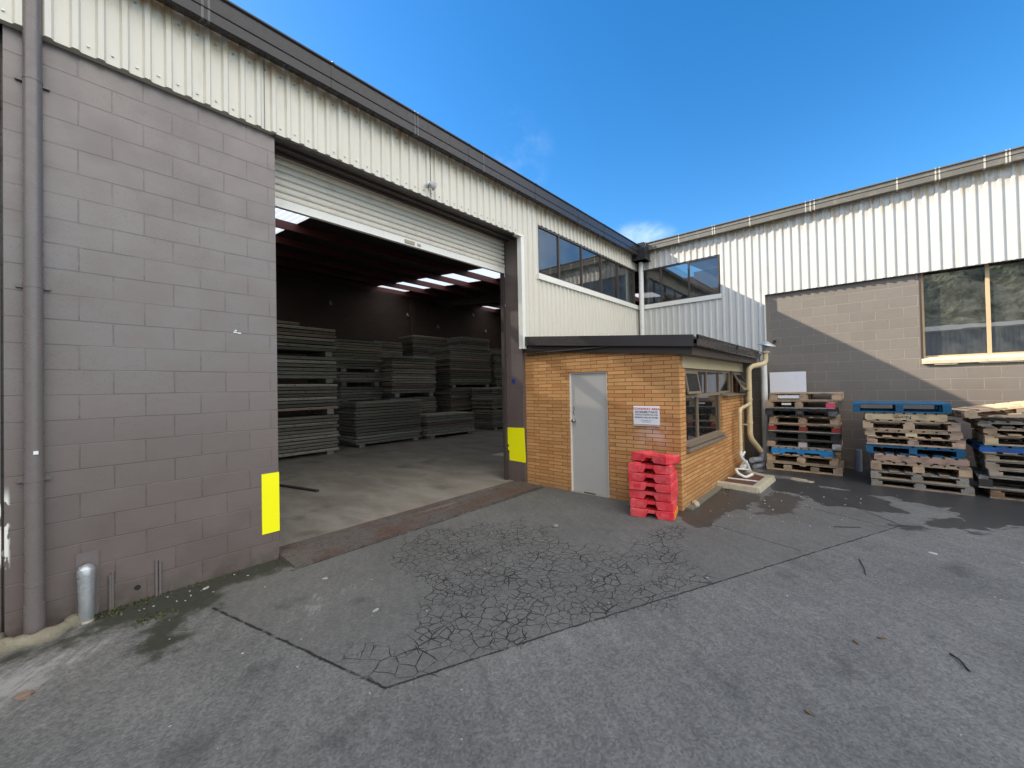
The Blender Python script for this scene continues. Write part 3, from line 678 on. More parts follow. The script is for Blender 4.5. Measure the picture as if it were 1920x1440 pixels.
b = MB(); b.box(16, -12, 0, 16.2, 4.8, 6); b.box(11.1, -12.2, 0, 16.2, -12, 6); b.box(11.1, -12, 3.2, 16, 1.7, 3.25); b.build('inner_wall', M['block_in'], bb)
# right window
rw = window(bb, 'y', [-3.9, -2.75, -1.65, -.80], 2.19, 3.90, 10.99, -1, .05, M['cream_frame'], M['glass_r'], .05)
b = MB(); b.box(10.895, -.815, 2.19, 10.99, -.787, 3.80); b.build('side_jamb', M['bronze'], rw)
b = MB(); b.prism([(10.99, 2.19), (10.935, 2.205), (10.86, 2.15), (10.86, 2.085), (10.905, 2.09), (10.905, 2.12), (10.99, 2.12)], 'y', -3.9, -.79); b.build('window_sill', M['cream_sill'], rw)
b = MB()
for y0, y1, zz in ((-1.25, -.95, 2.06), (-2.2, -1.5, 2.065), (-3.9, -2.5, 2.06)): b.box(10.872, y0, zz, 10.904, y1, 2.084)
b.build('render_patch', M['cream_sill'], rw)
t = thing('sensor', 'small dark round sensor fixed to the grey block wall beside the white cladding', 'sensor', (10.9, 1.55, 2.73))
b = MB(); b.tube([(0, 0, 0), (-.05, 0, 0)], .018, 8); b.tube([(-.05, -.03, 0), (-.05, .03, 0)], .03, 10); b.build('sensor_body', M['beam'], t, world=False)
# rain head and corner downpipe
t = thing('rainhead', 'dark grey box rainhead where the two gutters meet', 'rainhead', (10.60, 4.52, 5.14))
b = MB(); b.prism([(-.17, .0), (.17, .0), (.17, .30), (.14, .36), (-.14, .36), (-.17, .30)], 'y', -.17, .17); b.box(-.19, -.19, .0, .19, .19, .025); b.build('box', M['gutter'], t, world=False)
b = MB(); b.box(-.13, -.13, .36, .13, .13, .47); b.box(-.02, -.15, .3, .0, -.13, .50); b.build('upstand', M['gutter'], t, world=False)
b = MB(); b.box(-.03, -.14, .36, -.005, -.132, .52); b.build('sealant', M['joint'], t, world=False)
b = MB(); b.tube([(10.70, 4.58, 5.16), (10.70, 4.58, 2.6)], .062, 18); b.tube([(10.70, 4.58, 4.0), (10.70, 4.58, 3.96)], .066, 18)
tag(b.build('downpipe', M['pvc_white']), 'white round downpipe in the corner below the rainhead', 'downpipe')

# ================================================================== BRICK ANNEX
an = thing('brick_annex', 'small tan brick lean-to office with dark skillion roof and grey door', 'building', (7.8, 3.4, 0))
XD, YD = 5.886, 1.9965
sl_ = (2.484 - 2.241) / (YA - YD)
def tz(y): return 2.241 + sl_ * (y - YD)
b = MB()
def facewall(y0, y1, z0, zt0, zt1): b.prism([(y0, z0), (y1, z0), (y1, zt1), (y0, zt0)], 'x', XD, XD + .11)
facewall(YD, 3.1277, -.1, tz(YD), tz(3.1277)); facewall(3.8537, YA, -.1, tz(3.8537), tz(YA))
facewall(3.1277, 3.8537, 2.03, tz(3.1277), tz(3.8537))
b.box(XD + .11, YD, -.1, 9.78, YD + .11, .86); b.box(8.10, YD, .86, 9.78, YD + .11, 1.555); b.box(XD + .11, YD, .86, 6.13, YD + .11, 2.03); b.box(9.67, YD + .11, -.1, 9.78, 4.8, 2.2)
b.build('brick_wall', M['brick'], an)
b = MB(); b.box(XD + .115, YD - .01, 2.03, 9.78, YD + .10, 2.26); b.build('beige_fascia', M['beige'], an)
b = MB(); b.box(6.10, YD - .05, .875, 8.14, YD + .03, .90)
b.prism([(YD - .055, .80), (YD - .055, .835), (YD + .05, .885), (YD + .05, .80)], 'x', 6.11, 8.13); b.build('window_sill', M['tile'], an)
b = MB(); b.prism([(YD - .10, 1.558), (YD - .10, 1.575), (YD + .06, 1.61), (YD + .06, 1.558)], 'x', 8.10, 9.74); b.build('ledge', M['tile'], an)
# roof, barge boards, gutter
b = MB(); b.prism([(1.80, tz(1.80) + .20), (YA - .01, tz(YA) + .20), (YA - .01, tz(YA) + .235), (1.80, tz(1.80) + .235)], 'x', 5.77, 10.80); b.build('roof', M['gutter'], an)
b = MB(); b.prism([(1.76, tz(1.76) + .085), (YA - .02, tz(YA) + .085), (YA - .02, tz(YA) + .245), (1.76, tz(1.76) + .245)], 'x', 5.765, 5.80); b.build('barge_board', M['barge'], an)
b = MB(); b.prism([(1.832, tz(1.832) - .02), (YA - .01, tz(YA) - .02), (YA - .01, tz(YA) + .10), (1.832, tz(1.832) + .10)], 'x', 5.835, 5.884); b.build('lower_barge_board', M['beam'], an)
b = MB(); b.box(5.84, 1.80, 2.20, 10.2, 1.83, 2.36); b.box(5.84, 1.83, 2.205, 10.2, YD - .012, 2.235); b.build('eaves_board', M['beam'], an)
gutter(an, 'x', 5.775, 9.88, 1.80, 1.71, 2.33, 2.305, 2.465, M['gutter'], [(8.0, .02, 0)], M['zinc'])
b = MB(); b.box(5.79, 2.0, 2.40, 10.7, 4.75, 2.42); b.build('ceiling', M['beam'], an)
# door
b = MB(); b.box(XD + .045, 3.155, .01, XD + .09, 3.828, 2.0); dr = b.build('door', M['door'], an)
b = MB(); b.box(XD + .03, 3.8285, .0, XD + .105, 3.8535, 2.03); b.box(XD + .03, 3.128, .0, XD + .105, 3.153, 2.03); b.box(XD + .03, 3.153, 2.003, XD + .105, 3.8285, 2.03); b.build('door_frame', M['trim'], an)
b = MB(); b.tube([(XD + .045, 3.765, 1.21), (XD + .01, 3.765, 1.21), (XD + .0, 3.765, 1.21), (XD - .03, 3.765, 1.21), (XD - .04, 3.765, 1.21)], [.028, .028, .016, .03, .018], 14); b.build('door_knob', M['steel'], dr)
b = MB(); b.tube(bend([(XD + .04, 3.79, 1.45), (XD + .04, 3.77, 1.40), (XD + .04, 3.80, 1.36), (XD + .04, 3.775, 1.30)], .02), .004, 6); b.build('wire_hook', M['stick'], dr)
b = MB(); b.box(XD + .0, 3.09, -.05, XD + .11, 3.89, .006); b.build('door_step', M['concrete_pale'], an)
# window units on the long face
b = MB(); fw = .04; y0, y1 = YD + .035, YD + .085
for a, c in ((6.13, 6.17), (8.06, 8.10)): b.box(a, y0, .90, c, y1, 2.03)
b.box(6.17, y0, .90, 8.06, y1, .945); b.box(6.17, y0, 1.585, 8.06, y1, 1.635); b.box(6.17, y0, 1.99, 8.84, y1, 2.03); b.box(6.79, y0, .945, 6.835, y1, 1.585)
b.box(8.10, y0, 1.612, 8.84, y1, 1.65)
for x in (6.80, 7.32, 8.83): b.box(x - .02, y0, 1.635, x + .02, y1, 1.99)
b.box(9.04, y0, 1.61, 9.09, y1, 2.03); b.box(9.71, y0, 1.61, 9.76, y1, 2.03); b.box(9.09, y0, 2.0, 9.71, y1, 2.03)
wn = b.build('window', M['bronze_l'], an)
for (a, c, z0, z1) in ((6.17, 6.79, .945, 1.585), (6.835, 8.06, .945, 1.585), (6.82, 7.30, 1.635, 1.99), (7.34, 8.06, 1.635, 1.99), (8.10, 8.81, 1.65, 1.99)):
    g = MB(); g.box(a + .002, YD + .057, z0 + .002, c - .002, YD + .063, z1 - .002); g.build('pane', M['glass_a'], wn)
def sash(x0, x1, z0, z1, ang, nm):
    """top-hung sash pushed open at the bottom"""
    mt = Matrix.Translation((0, YD + .03, z1)) @ Matrix.Rotation(-ang, 4, 'X')
    h = z1 - z0; s = MB()
    for q in ((x0, -h, x1, -h + .035), (x0, -.035, x1, 0), (x0, -h + .035, x0 + .035, -.035), (x1 - .035, -h + .035, x1, -.035)): s.box(q[0], -.012, q[1], q[2], .012, q[3], mat=mt)
    o = s.build(nm, M['bronze_l'], an)
    g = MB(); g.box(x0 + .036, -.003, -h + .036, x1 - .036, .003, -.036, mat=mt); g.build('pane', M['glass_a'], o)
sash(6.175, 6.775, 1.64, 1.985, R(9), 'open_sash'); sash(9.10, 9.70, 1.60, 1.995, R(28), 'open_sash')
b = MB(); b.box(5.9, 3.4, 0, 5.95, 3.6, .02); b.box(6.1, 4.2, 0, 9.6, 4.7, .9); b.box(8.3, 2.3, 0, 9.4, 3.0, .75); b.build('counter', M['beam'], an)

# notice on the brick wall
t = thing('sign', 'white towaway notice with red heading on the tan brick wall', 'sign', (XD, 2.49, 1.34))
b = MB(); b.box(-.006, -.202, -.137, 0, .202, .137); b.build('sign_board', M['signwhite'], t, world=False, bevel=.001)
# text faces -x: local right is -y
def tm(z, tilt=0): return Matrix(((0, 0, -1, -.0075), (-1, 0, 0, 0), (0, 1, 0, z), (0, 0, 0, 1)))
for s_, size, z, m, bo in (('TOWAWAY AREA', .050, .092, 'ink_red', .001), ('24 HOURS 7 DAYS', .042, .045, 'ink', .001), ('VEHICLES PARKED ON THIS', .028, .004, 'ink', .0003), ('DRIVEWAY WILL BE TOWED', .028, -.036, 'ink', .0006), ('AT OWNERS COST', .02, -.078, 'ink_grey', 0), ('PHONE OFFICE', .02, -.103, 'ink_grey', 0)):
    text_mesh(s_, size, M[m], 'lettering', tm(z), t, bold=bo)
b = MB(); b.box(-.03, -.2, -.160, 0, .2, -.145); b.build('ledge_strip', M['joint'], t, world=False)

# ------------------------------------------------------------------ pipes at the annex corner
t = thing('vent_pipe', 'cream drain vent pipe with branch elbow at the annex corner', 'pipe', (9.55, 1.84, 0))
b = MB(); b.tube(bend([(9.97, 1.60, 2.42), (9.97, 1.60, 2.20), (9.56, 1.84, 2.12), (9.55, 1.84, .66), (9.90, 1.72, .36)], .12, 6), .052, 16)
for zz in (1.43, .95): b.tube([(9.55, 1.84, zz), (9.55, 1.84, zz + .05)], .060, 16)
vp = b.build('pipe', M['pvc_cream'], t)
b = MB(); b.tube(bend([(9.55, 1.83, 1.36), (8.80, 1.86, 1.29), (8.78, 1.86, .50)], .08, 5), .036, 12); b.build('branch_pipe', M['pvc_cream'], vp)
b = MB(); b.tube(bend([(8.78, 1.86, .52), (8.78, 1.86, .36), (9.0, 1.80, .22), (9.14, 1.78, .03)], .08, 4), .031, 12); b.tube([(9.1, 1.86, .42), (8.80, 1.86, .36)], .025, 8); b.build('waste_pipe', M['pvc_white'], t)
b = MB(); b.box(9.5, 1.85, .92, 9.6, 1.99, .945); b.build('pipe_clip', M['pvc_cream'], t)
t = thing('vent_cowl', 'small dark conical vent cowl on top of the cream pipe', 'vent cowl', (9.97, 1.60, 2.42))
b = MB(); b.tube([(0, 0, 0), (0, 0, .03)], .085, 18, mi=1); b.tube([(0, 0, .03), (.0, -.02, .15)], [.06, .085], 18); b.tube([(0, -.02, .15), (0, -.025, .17), (0, -.035, .24)], [.18, .17, .02], 18); b.build('cowl', [M['zinc'], M['pvc_cream']], t, world=False)
b = MB(); b.tube([(10.72, 1.76, 2.30), (10.72, 1.76, 0)], .068, 18)
tag(b.build('downpipe', M['pvc_white']), 'white round downpipe beside the left pallet stack', 'downpipe')
t = thing('drain_fitting', 'grey plastic drain junction with pipe stubs in the dark gap', 'drain fitting', (10.05, 1.72, 0))
b = MB(); b.tube(bend([(10.05, 1.72, 0), (10.05, 1.72, .16), (9.55, 1.82, .20)], .09, 5), .055, 14); b.tube([(10.05, 1.72, .1), (10.05, 1.72, .34)], [.055, .06], 14); b.tube([(10.05, 1.72, .02), (9.7, 1.8, .05)], .05, 12); b.build('junction', M['pvc_grey'], t)
t = thing('waste_elbow', 'short white plastic waste elbow lying against the brick foot', 'waste pipe', (8.7, 1.86, .0))
b = MB(); b.tube(bend([(8.55, 1.90, .16), (8.35, 1.82, .13), (8.45, 1.72, .05), (8.70, 1.66, .075)], .05, 4), .027, 10); b.build('elbow', M['pvc_white'], t)
b = MB(); b.tube(bend([(9.25, 1.88, .20), (8.9, 1.85, .16)], .05), [.05, .055], 12); b.tube([(8.6, 1.9, .17), (9.15, 1.78, .07)], .018, 8); b.build('trap', M['pvc_white'], t)
# gully surround
t = thing('drain_gully', 'low rough concrete gully surround with brown boards over it', 'drain', (8.2, 1.68, 0))
b = MB(); q = [(7.70, 1.98), (7.66, 1.42), (8.72, 1.38), (9.15, 1.95)]
def rim(b, a, c, w, h):
    a = Vector(a); c = Vector(c); d = (c - a).normalized(); n_ = Vector((-d.y, d.x)); mt = Matrix.Translation((a.x, a.y, 0)) @ Matrix.Rotation(math.atan2(d.y, d.x), 4, 'Z')
    b.prism([(-w, -.05), (w, -.05), (w * .6, h), (-w * .6, h)], 'x', -.05, (c - a).length + .05, mat=mt)
rim(b, q[0], q[1], .09, .09); rim(b, q[1], q[2], .10, .085)
rim(b, q[2], q[3], .08, .07); b.build('surround', M['concrete_pale'], t, bevel=.012)
b = MB()
for (xa, xb_, zz) in ((7.80, 8.15, .055), (8.19, 8.8, .05)): b.prism([(xa, 1.48), (xb_, 1.46), (xb_ + .06, 1.93), (xa, 1.95)], 'z', zz - .03, zz)
b.build('cover_board', M['rust'], t)
b = MB(); b.tube([(8.17, 1.45, .065), (8.17, 1.95, .065)], .014, 6); b.build('batten', M['pvc_white'], t)
b = MB(); b.box(6.0, 1.90, -.02, 7.6, YD - .002, .03)
tag(b.build('concrete_strip', M['strip']), None, None, kind='structure')

# base of the near downpipe
b = MB(); pts = []; rs = []
for i in range(25):
    a = math.pi * (1.06 - 1.12 * i / 24)
    pts.append((-.075 + .205 * math.cos(a) + .008 * math.sin(i * 1.3), 4.775 - .165 * math.sin(a) + .006 * math.sin(i * 2.1), .012 + .008 * math.sin(i * .8)))
    rs.append(.058 + .010 * math.sin(i * .9 + 1) + rnd.uniform(-.004, .004) - (.02 if i in (0, 24) else 0))
b.tube(pts, rs, 14)
o = b.build('concrete_collar', M['concrete'])
for v in o.data.vertices:
    q = v.co; q.z *= 1 + .12 * math.sin(q.x * 60) * math.sin(q.y * 47); q.x += .004 * math.sin(q.z * 90 + q.y * 50)
tag(o, 'broken mossy concrete collar around the foot of the taupe downpipe', 'collar')
t = thing('pipe_stub', 'silver capped pipe stub standing against the taupe block wall', 'pipe stub', (.195, 4.70, 0))
b = MB(); b.tube([(0, 0, 0), (0, 0, .025), (0, .005, .16), (.0, .02, .37)], [.038, .044, .046, .052], 18); b.build('pipe', M['zinc'], t, world=False)
b = MB(); b.tube([(0, .02, .36), (0, .021, .41), (0, .023, .435), (0, .024, .447)], [.0535, .0535, .04, .015], 18); b.build('cap', M['zinc'], t, world=False)
b = MB(); b.tube([(0, .019, .33), (0, .0195, .335)], .0525, 18); b.tube([(0, .014, .28), (0, .0145, .285)], .051, 18); b.build('tape', M['ink_grey'], t, world=False)
b = MB(); b.tube([(0, 0, .0), (0, 0, .02)], .042, 18); b.build('foot', M['concrete_pale'], t, world=False)

# white board leaning behind the pallets
b = MB(); b.box(10.80, .99, 1.0, 10.82, 1.66, 2.02)
tag(b.build('white_board', M['white'], bevel=.002), 'blank white board leaning on the dark block wall behind the left pallet stack', 'board')
b = MB(); b.box(10.78, .99, .0, 10.82, 1.66, .998)
bpy.data.objects['white_board'].data  # keeps its own mesh
o = b.build('board_support', M['white'], bpy.data.objects['white_board'])
b = MB(); b.tube([(10.62, .16, 0), (10.62, .16, .42)], .055, 14); b.tube([(10.62, .16, .28), (10.62, .16, .34)], .06, 14)
tag(b.build('pipe_stub', M['pvc_grey']), 'dark grey pipe stub between the left and middle pallet stacks', 'pipe stub')

# ================================================================== PALLETS
NAT = [(.46, .325, .20), (.50, .36, .23), (.38, .285, .19), (.42, .31, .215), (.55, .39, .25)]
GREY = (.29, .265, .22); BLUE = (.02, .115, .225); BRBLUE = (.03, .25, .55); CHAR = (.045, .045, .047); REDW = (.30, .045, .035); PINK = (.70, .08, .16); CREAM = (.60, .47, .28); ROSE = (.50, .33, .25); WHITE = (.62, .56, .56); BROWN = (.20, .115, .06)
def pallet(label, group, x, yl, yr, z, h, style, deck, bot=None, blk=None, D=1.0, rz=0, over=None, extra=None, nb=3):
    """front faces -x; yl/yr the left/right ends seen from the yard"""
    Wd = abs(yl - yr); bot = bot or deck; blk = blk or deck; r = random.Random(hash((round(x, 3), round(z, 3), round(yl, 3))) & 0xffff)
    t = thing('pallet', label, 'pallet', (x + D / 2, (yl + yr) / 2, z), rz, group)
    hw, hd = Wd / 2, D / 2; tk = .021; j = lambda s=.004: r.uniform(-s, s)
    def rows(n, L, wfrac=.72):
        p = L / n; return [(-L / 2 + p * (i + .5) - p * wfrac / 2 + j(), -L / 2 + p * (i + .5) + p * wfrac / 2 + j()) for i in range(n)]
    top, low = MB(), MB()
    if style == 'long':          # deck boards parallel to the front
        for i, (a, c) in enumerate(rows(7, D, .8)): top.box(a, -hw + j(.006), h - tk + j(.001), c, hw + j(.006), h + j(.0015))
        for a in (-hw, -.05, hw - .1): top.box(-hd, a, h - 2 * tk, hd, a + .1, h - tk - .0015)
        for a in (-hd, -.05, hd - .1): low.box(a + j(), -hw + j(.006), 0, a + .1, hw + j(.006), tk)
        zb, zt = tk + .0005, h - 2 * tk - .0005
    elif style == 'slat':        # board ends show along the front
        for (a, c) in rows(8, Wd, .78): top.box(-hd + j(.008), a, h - tk, hd, c, h + j(.001))
        for a in (-hd, -.05, hd - .1): top.box(a, -hw, h - 2 * tk, a + .1, hw, h - tk - .001)
        for (a, c) in rows(6, Wd, .62): low.box(-hd + j(.008), a, 0, hd, c, tk)
        zb, zt = tk + .0005, h - 2 * tk - .0005
    else:                        # stringer pallets
        for (a, c) in rows(8, Wd, .76): top.box(-hd + j(.006), a, h - tk, hd, c, h + j(.001))
        for (a, c) in rows(6, Wd, .7): low.box(-hd + j(.006), a, 0, hd, c, tk)
        zb, zt = tk + .0005, h - tk - .0005
    top.build('top_deck', W(deck), t, world=False, bevel=.0015); low.build('bottom_deck', W(bot), t, world=False, bevel=.0015)
    if style in ('long', 'slat'):
        k_ = 0
        ys = [-hw, -.07, hw - .14] if nb == 3 else [-hw, -hw * .42, hw * .3, hw - .12]
        for a in ys:
            for xx in (-hd + .002, -.07, hd - .142):
                q = MB(); bw = .10 if blk == BLUE else .14; e0 = 0 if a < -.1 else .14 - bw if a > .1 else (.14 - bw) / 2; q.box(xx, a + e0 + .002 + j(), zb, xx + .14 + j(), a + e0 + bw - .002 + j(), zt)
                cidx = ys.index(a); cc = blk
                if over and xx < -hd + .01 and cidx in over: cc = over[cidx]
                o = q.build('block', W(cc), t, world=False, bevel=.002)
    else:
        for xx in (-hd, -.02, hd - .04):
            q = MB()
            if style == 'notch':
                pr = [(-hw, zb), (-hw * .62, zb), (-hw * .56, zb + .045), (-hw * .12, zb + .045), (-hw * .08, zb), (hw * .1, zb), (hw * .14, zb + .045), (hw * .52, zb + .045), (hw * .56, zb), (hw, zb), (hw, zt), (-hw, zt)]
                q.prism([(p, z_) for p, z_ in pr], 'x', xx, xx + .04)
            else: q.box(xx, -hw + j(), zb, xx + .04, hw + j(), zt)
            q.build('stringer', W(blk), t, world=False, bevel=.002)
    if extra: extra(t, hd, hw, h)
    return t
def rm(z, y, flip=False, x=0):
    s = -1 if flip else 1
    return Matrix(((0, 0, -1, x), (-s, 0, 0, y), (0, s, 0, z), (0, 0, 0, 1)))
def x_whiteboard(t, hd, hw, h):
    q = MB(); q.box(-hd + .01, hw * .08, .045, -hd + .03, hw * .74, h - .046); q.build('white_side_panel', M['white'], t, world=False)
def x_tagcard(t, hd, hw, h):
    q = MB(); q.box(-hd + .004, hw * .22, .07, -hd + .01, hw * .50, h - .046); q.build('white_card', M['white'], t, world=False)
def x_emblem(t, hd, hw, h):
    q = MB()
    for i in range(6):
        a = math.pi * i / 3; q.tube([(-hd - .001, .0 + .012 * math.cos(a), h / 2 + .012 * math.sin(a)), (-hd - .001, .034 * math.cos(a), h / 2 + .03 * math.sin(a))], .006, 6)
    q.build('embossed_emblem', W((.30, .27, .20)), t, world=False)
def x_letters(t, hd, hw, h):
    text_mesh('North', .085, M['ink'], 'lettering', rm(h / 2, .02, True, -hd - .0008), t, bold=.001)
    text_mesh('22', .055, M['ink_grey'], 'lettering', rm(h / 2, hw - .07, True, -hd - .0008), t)
    text_mesh('SL I', .05, M['ink_grey'], 'lettering', rm(h / 2, -hw + .27, True, -hd - .0008), t)
def x_blk(txt, yy, m='ink', size=.045):
    def f(t, hd, hw, h): text_mesh(txt, size, M[m], 'lettering', rm(h / 2, yy * hw, False, -hd - .0015), t)
    return f
G1, G2, G3 = 'pallets in the left stack', 'pallets in the middle stack', 'pallets in the right stack'
hs = 1.575 / 10
P1 = [  # top to bottom: label, style, deck, bot, blk, yl, yr, dx, over, extra, nb
 ('bare timber pallet with a white side panel on top of the left stack', 'long', NAT[3], NAT[2], NAT[1], 1.53, .37, .0, None, x_whiteboard),
 ('brown timber pallet with one bright pink end block', 'long', NAT[2], GREY, NAT[2], 1.60, .47, .0, {0: PINK}, x_tagcard),
 ('charcoal pallet with a round emblem on its middle block', 'slat', CHAR, CHAR, CHAR, 1.62, .44, -.05, {0: (.16, .16, .16)}, x_emblem),
 ('plain timber pallet just under the charcoal emblem pallet', 'long', NAT[2], NAT[3], NAT[4], 1.55, .42, .0, None, None),
 ('timber pallet with all three blocks painted red', 'long', NAT[3], GREY, REDW, 1.57, .40, .0, None, None),
 ('near black pallet directly below the red block pallet', 'long', CHAR, (.10, .095, .085), CHAR, 1.58, .41, .0, None, None),
 ('grey timber pallet with whitewashed blocks above the bright blue one', 'long', (.12, .115, .105), GREY, WHITE, 1.60, .40, .01, {2: ROSE}, None),
 ('bright blue notched pallet low in the left stack', 'notch', GREY, NAT[1], BRBLUE, 1.53, .52, .0, None, None),
 ('pale timber pallet second from the bottom of the left stack', 'long', NAT[1], NAT[3], NAT[4], 1.61, .44, .02, None, None),
 ('thin timber pallet with four posts at the bottom of the left stack', 'long', NAT[2], NAT[1], NAT[2], 1.61, .39, .0, None, None, 4)]
for i, q in enumerate(P1):
    z = 1.575 - hs * (i + 1)
    pallet(q[0], G1, 9.86 + q[7], q[5], q[6], z + .001, hs - .0035, q[1], q[2], q[3], q[4], D=.94, rz=R(rnd.uniform(-1.2, 1.2)), over=q[8], extra=q[9], nb=(q[10] if len(q) > 10 else 3))
lv = [1.405, 1.247, 1.108, .96, .838, .705, .552, .425, .255, .128, .0]
P2 = [
 ('dull blue pallet on top of the middle stack', 'long', BLUE, BLUE, BLUE, .20, -.98, None, None),
 ('cream pallet with writing along its solid side', 'solid', NAT[2], NAT[3], CREAM, .05, -.93, None, x_letters),
 ('timber pallet under the cream lettered pallet', 'long', NAT[3], NAT[1], NAT[3], .07, -1.08, {0: ROSE}, None),
 ('timber pallet with a pale square middle block, fourth in the middle stack', 'slat', NAT[2], NAT[4], NAT[2], .06, -1.09, {1: CREAM, 0: ROSE}, None),
 ('timber pallet with pinkish blocks resting on the lower blue pallet', 'long', NAT[1], NAT[1], ROSE, .03, -1.12, None, None),
 ('dull blue pallet halfway down the middle stack', 'slat', BLUE, BLUE, BLUE, .04, -1.12, None, None),
 ('pinkish pallet with a plain solid side below the blue one', 'solid', NAT[3], NAT[2], ROSE, -.05, -1.145, None, None),
 ('timber pallet with broad pale blocks under the pinkish solid pallet', 'slat', NAT[3], NAT[2], NAT[4], -.01, -1.175, None, None),
 ('weathered pallet second from the bottom of the middle stack', 'long', GREY, NAT[2], GREY, -.01, -1.145, None, None),
 ('mossy pallet at the bottom of the middle stack', 'long', GREY, NAT[3], GREY, -.02, -1.20, None, None)]
for i, q in enumerate(P2):
    z = lv[i + 1]; h = lv[i] - z
    pallet(q[0], G2, 9.29 + rnd.uniform(-.01, .01), q[5], q[6], z + .001, h - .0035, q[1], q[2], q[3], q[4], rz=R(rnd.uniform(-1, 1)), over=q[7], extra=q[8])
P3 = [
 ('grey boarded pallet under the tilted one on the right stack', 'slat', GREY, GREY, GREY, -1.22, -2.42, 1.06, 1.155, -.02, R(2)),
 ('timber pallet third from the top of the right stack', 'slat', NAT[2], NAT[4], NAT[4], -1.30, -2.5, .945, 1.058, 0, 0),
 ('timber pallet with broad yellowish blocks on the right stack', 'long', NAT[1], NAT[3], CREAM, -1.31, -2.5, .79, .943, 0, 0),
 ('blue solid sided pallet halfway down the right stack', 'solid', BLUE, GREY, (.02, .10, .33), -1.24, -2.42, .675, .787, -.04, R(1)),
 ('grey pallet directly under the blue one of the right stack', 'long', NAT[3], NAT[2], NAT[2], -1.31, -2.5, .56, .673, 0, 0),
 ('grey pallet fourth from the ground in the right stack', 'long', GREY, NAT[3], NAT[2], -1.32, -2.5, .443, .558, 0, R(-1)),
 ('worn grey pallet third from the ground in the right stack', 'long', GREY, GREY, NAT[3], -1.34, -2.5, .325, .441, 0, 0),
 ('skewed pallet with a warped lid board low in the right stack', 'long', GREY, GREY, (.05, .045, .04), -1.25, -2.55, .145, .322, -.03, R(-2)),
 ('brown pallet at the bottom of the right stack', 'long', NAT[2], NAT[2], BROWN, -1.35, -2.52, .001, .143, -.0, 0)]
for q in P3: pallet(q[0], G3, 9.27 + q[9], q[5], q[6], q[7], q[8] - q[7] - .002, q[1], q[2], q[3], q[4], rz=q[10])
t = pallet('tilted timber pallet sloping up to the right on top of the right stack', G3, 9.12, -1.02, -2.22, 1.30, .125, 'slat', NAT[4], NAT[2], NAT[2])
t.rotation_euler = (R(-9), R(1.5), R(7)); t.location.z = 1.265
def x_warp():
    b = MB(); b.prism([(9.24, .318), (9.30, .345), (9.9, .335), (9.9, .32), (9.3, .325)], 'y', -2.5, -1.42)
    return b

# ================================================================== RED PLASTIC BARRIER FEET
def foot_block(parent):
    b = MB(); H = .118; ch = .012
    for prof in ([(-.28, .008), (-.272, 0), (-.085, 0), (-.055, .055), (-.055, H - .012), (-.27, H), (-.28, H - .014)],
                 [(.28, .008), (.272, 0), (.085, 0), (.055, .055), (.055, H - .012), (.27, H), (.28, H - .014)]):
        b.prism(prof, 'x', -.21, .21)
    b.prism([(-.0551, .052), (.0551, .052), (.0551, H - .018), (-.0551, H - .018)], 'x', -.175, .175)
    for s in (-1, 1):   # raised grip lugs on top
        b.box(-.14, s * .17 - .05, H - .012, .14, s * .17 + .05, H + .008)
    return b.build('body', M['red'], parent, world=False, bevel=.007)
def foot_recess(parent):
    q = MB(); q.box(-.19, -.05, .06, -.174, .05, .10); q.build('grip_recess', M['red'], parent, world=False, bevel=.002)
    for s in (-1, 1):
        q = MB(); q.box(-.213, s * .17 - .05, .035, -.209, s * .17 + .05, .085); q.build('moulded_panel', M['red'], parent, world=False, bevel=.002)
f0 = None; GB = 'stacked red plastic barrier feet'
bl = ['red barrier foot at the bottom of the stack, with an orange end', 'red barrier foot second from the ground', 'red barrier foot third from the ground', 'red barrier foot fourth from the ground', 'red barrier foot fifth from the ground', 'red barrier foot under the loose top one']
for i in range(6):
    if f0 is None:
        f0 = thing('barrier_foot', bl[0], 'barrier foot', (0, 0, 0), 0, GB); foot_block(f0); foot_recess(f0); t = f0
    else: t = copy_tree(f0); t['label'] = bl[i]
    t.location = (5.535 + rnd.uniform(-.014, .014), 2.27 + rnd.uniform(-.014, .014), .120 * i); t.rotation_euler = (0, 0, R(10 + rnd.uniform(-3.5, 3.5)))
t = copy_tree(f0); t['label'] = 'bright red barrier foot lying crooked on top of the stack'; t.location = (5.56, 2.24, .728); t.rotation_euler = (R(2), R(4), R(-6)); t.scale = (.95, .92, .95)
q = MB(); q.box(-.18, -.292, .012, .19, -.281, .1); q.build('orange_end', M['orange'], f0, world=False, bevel=.004)

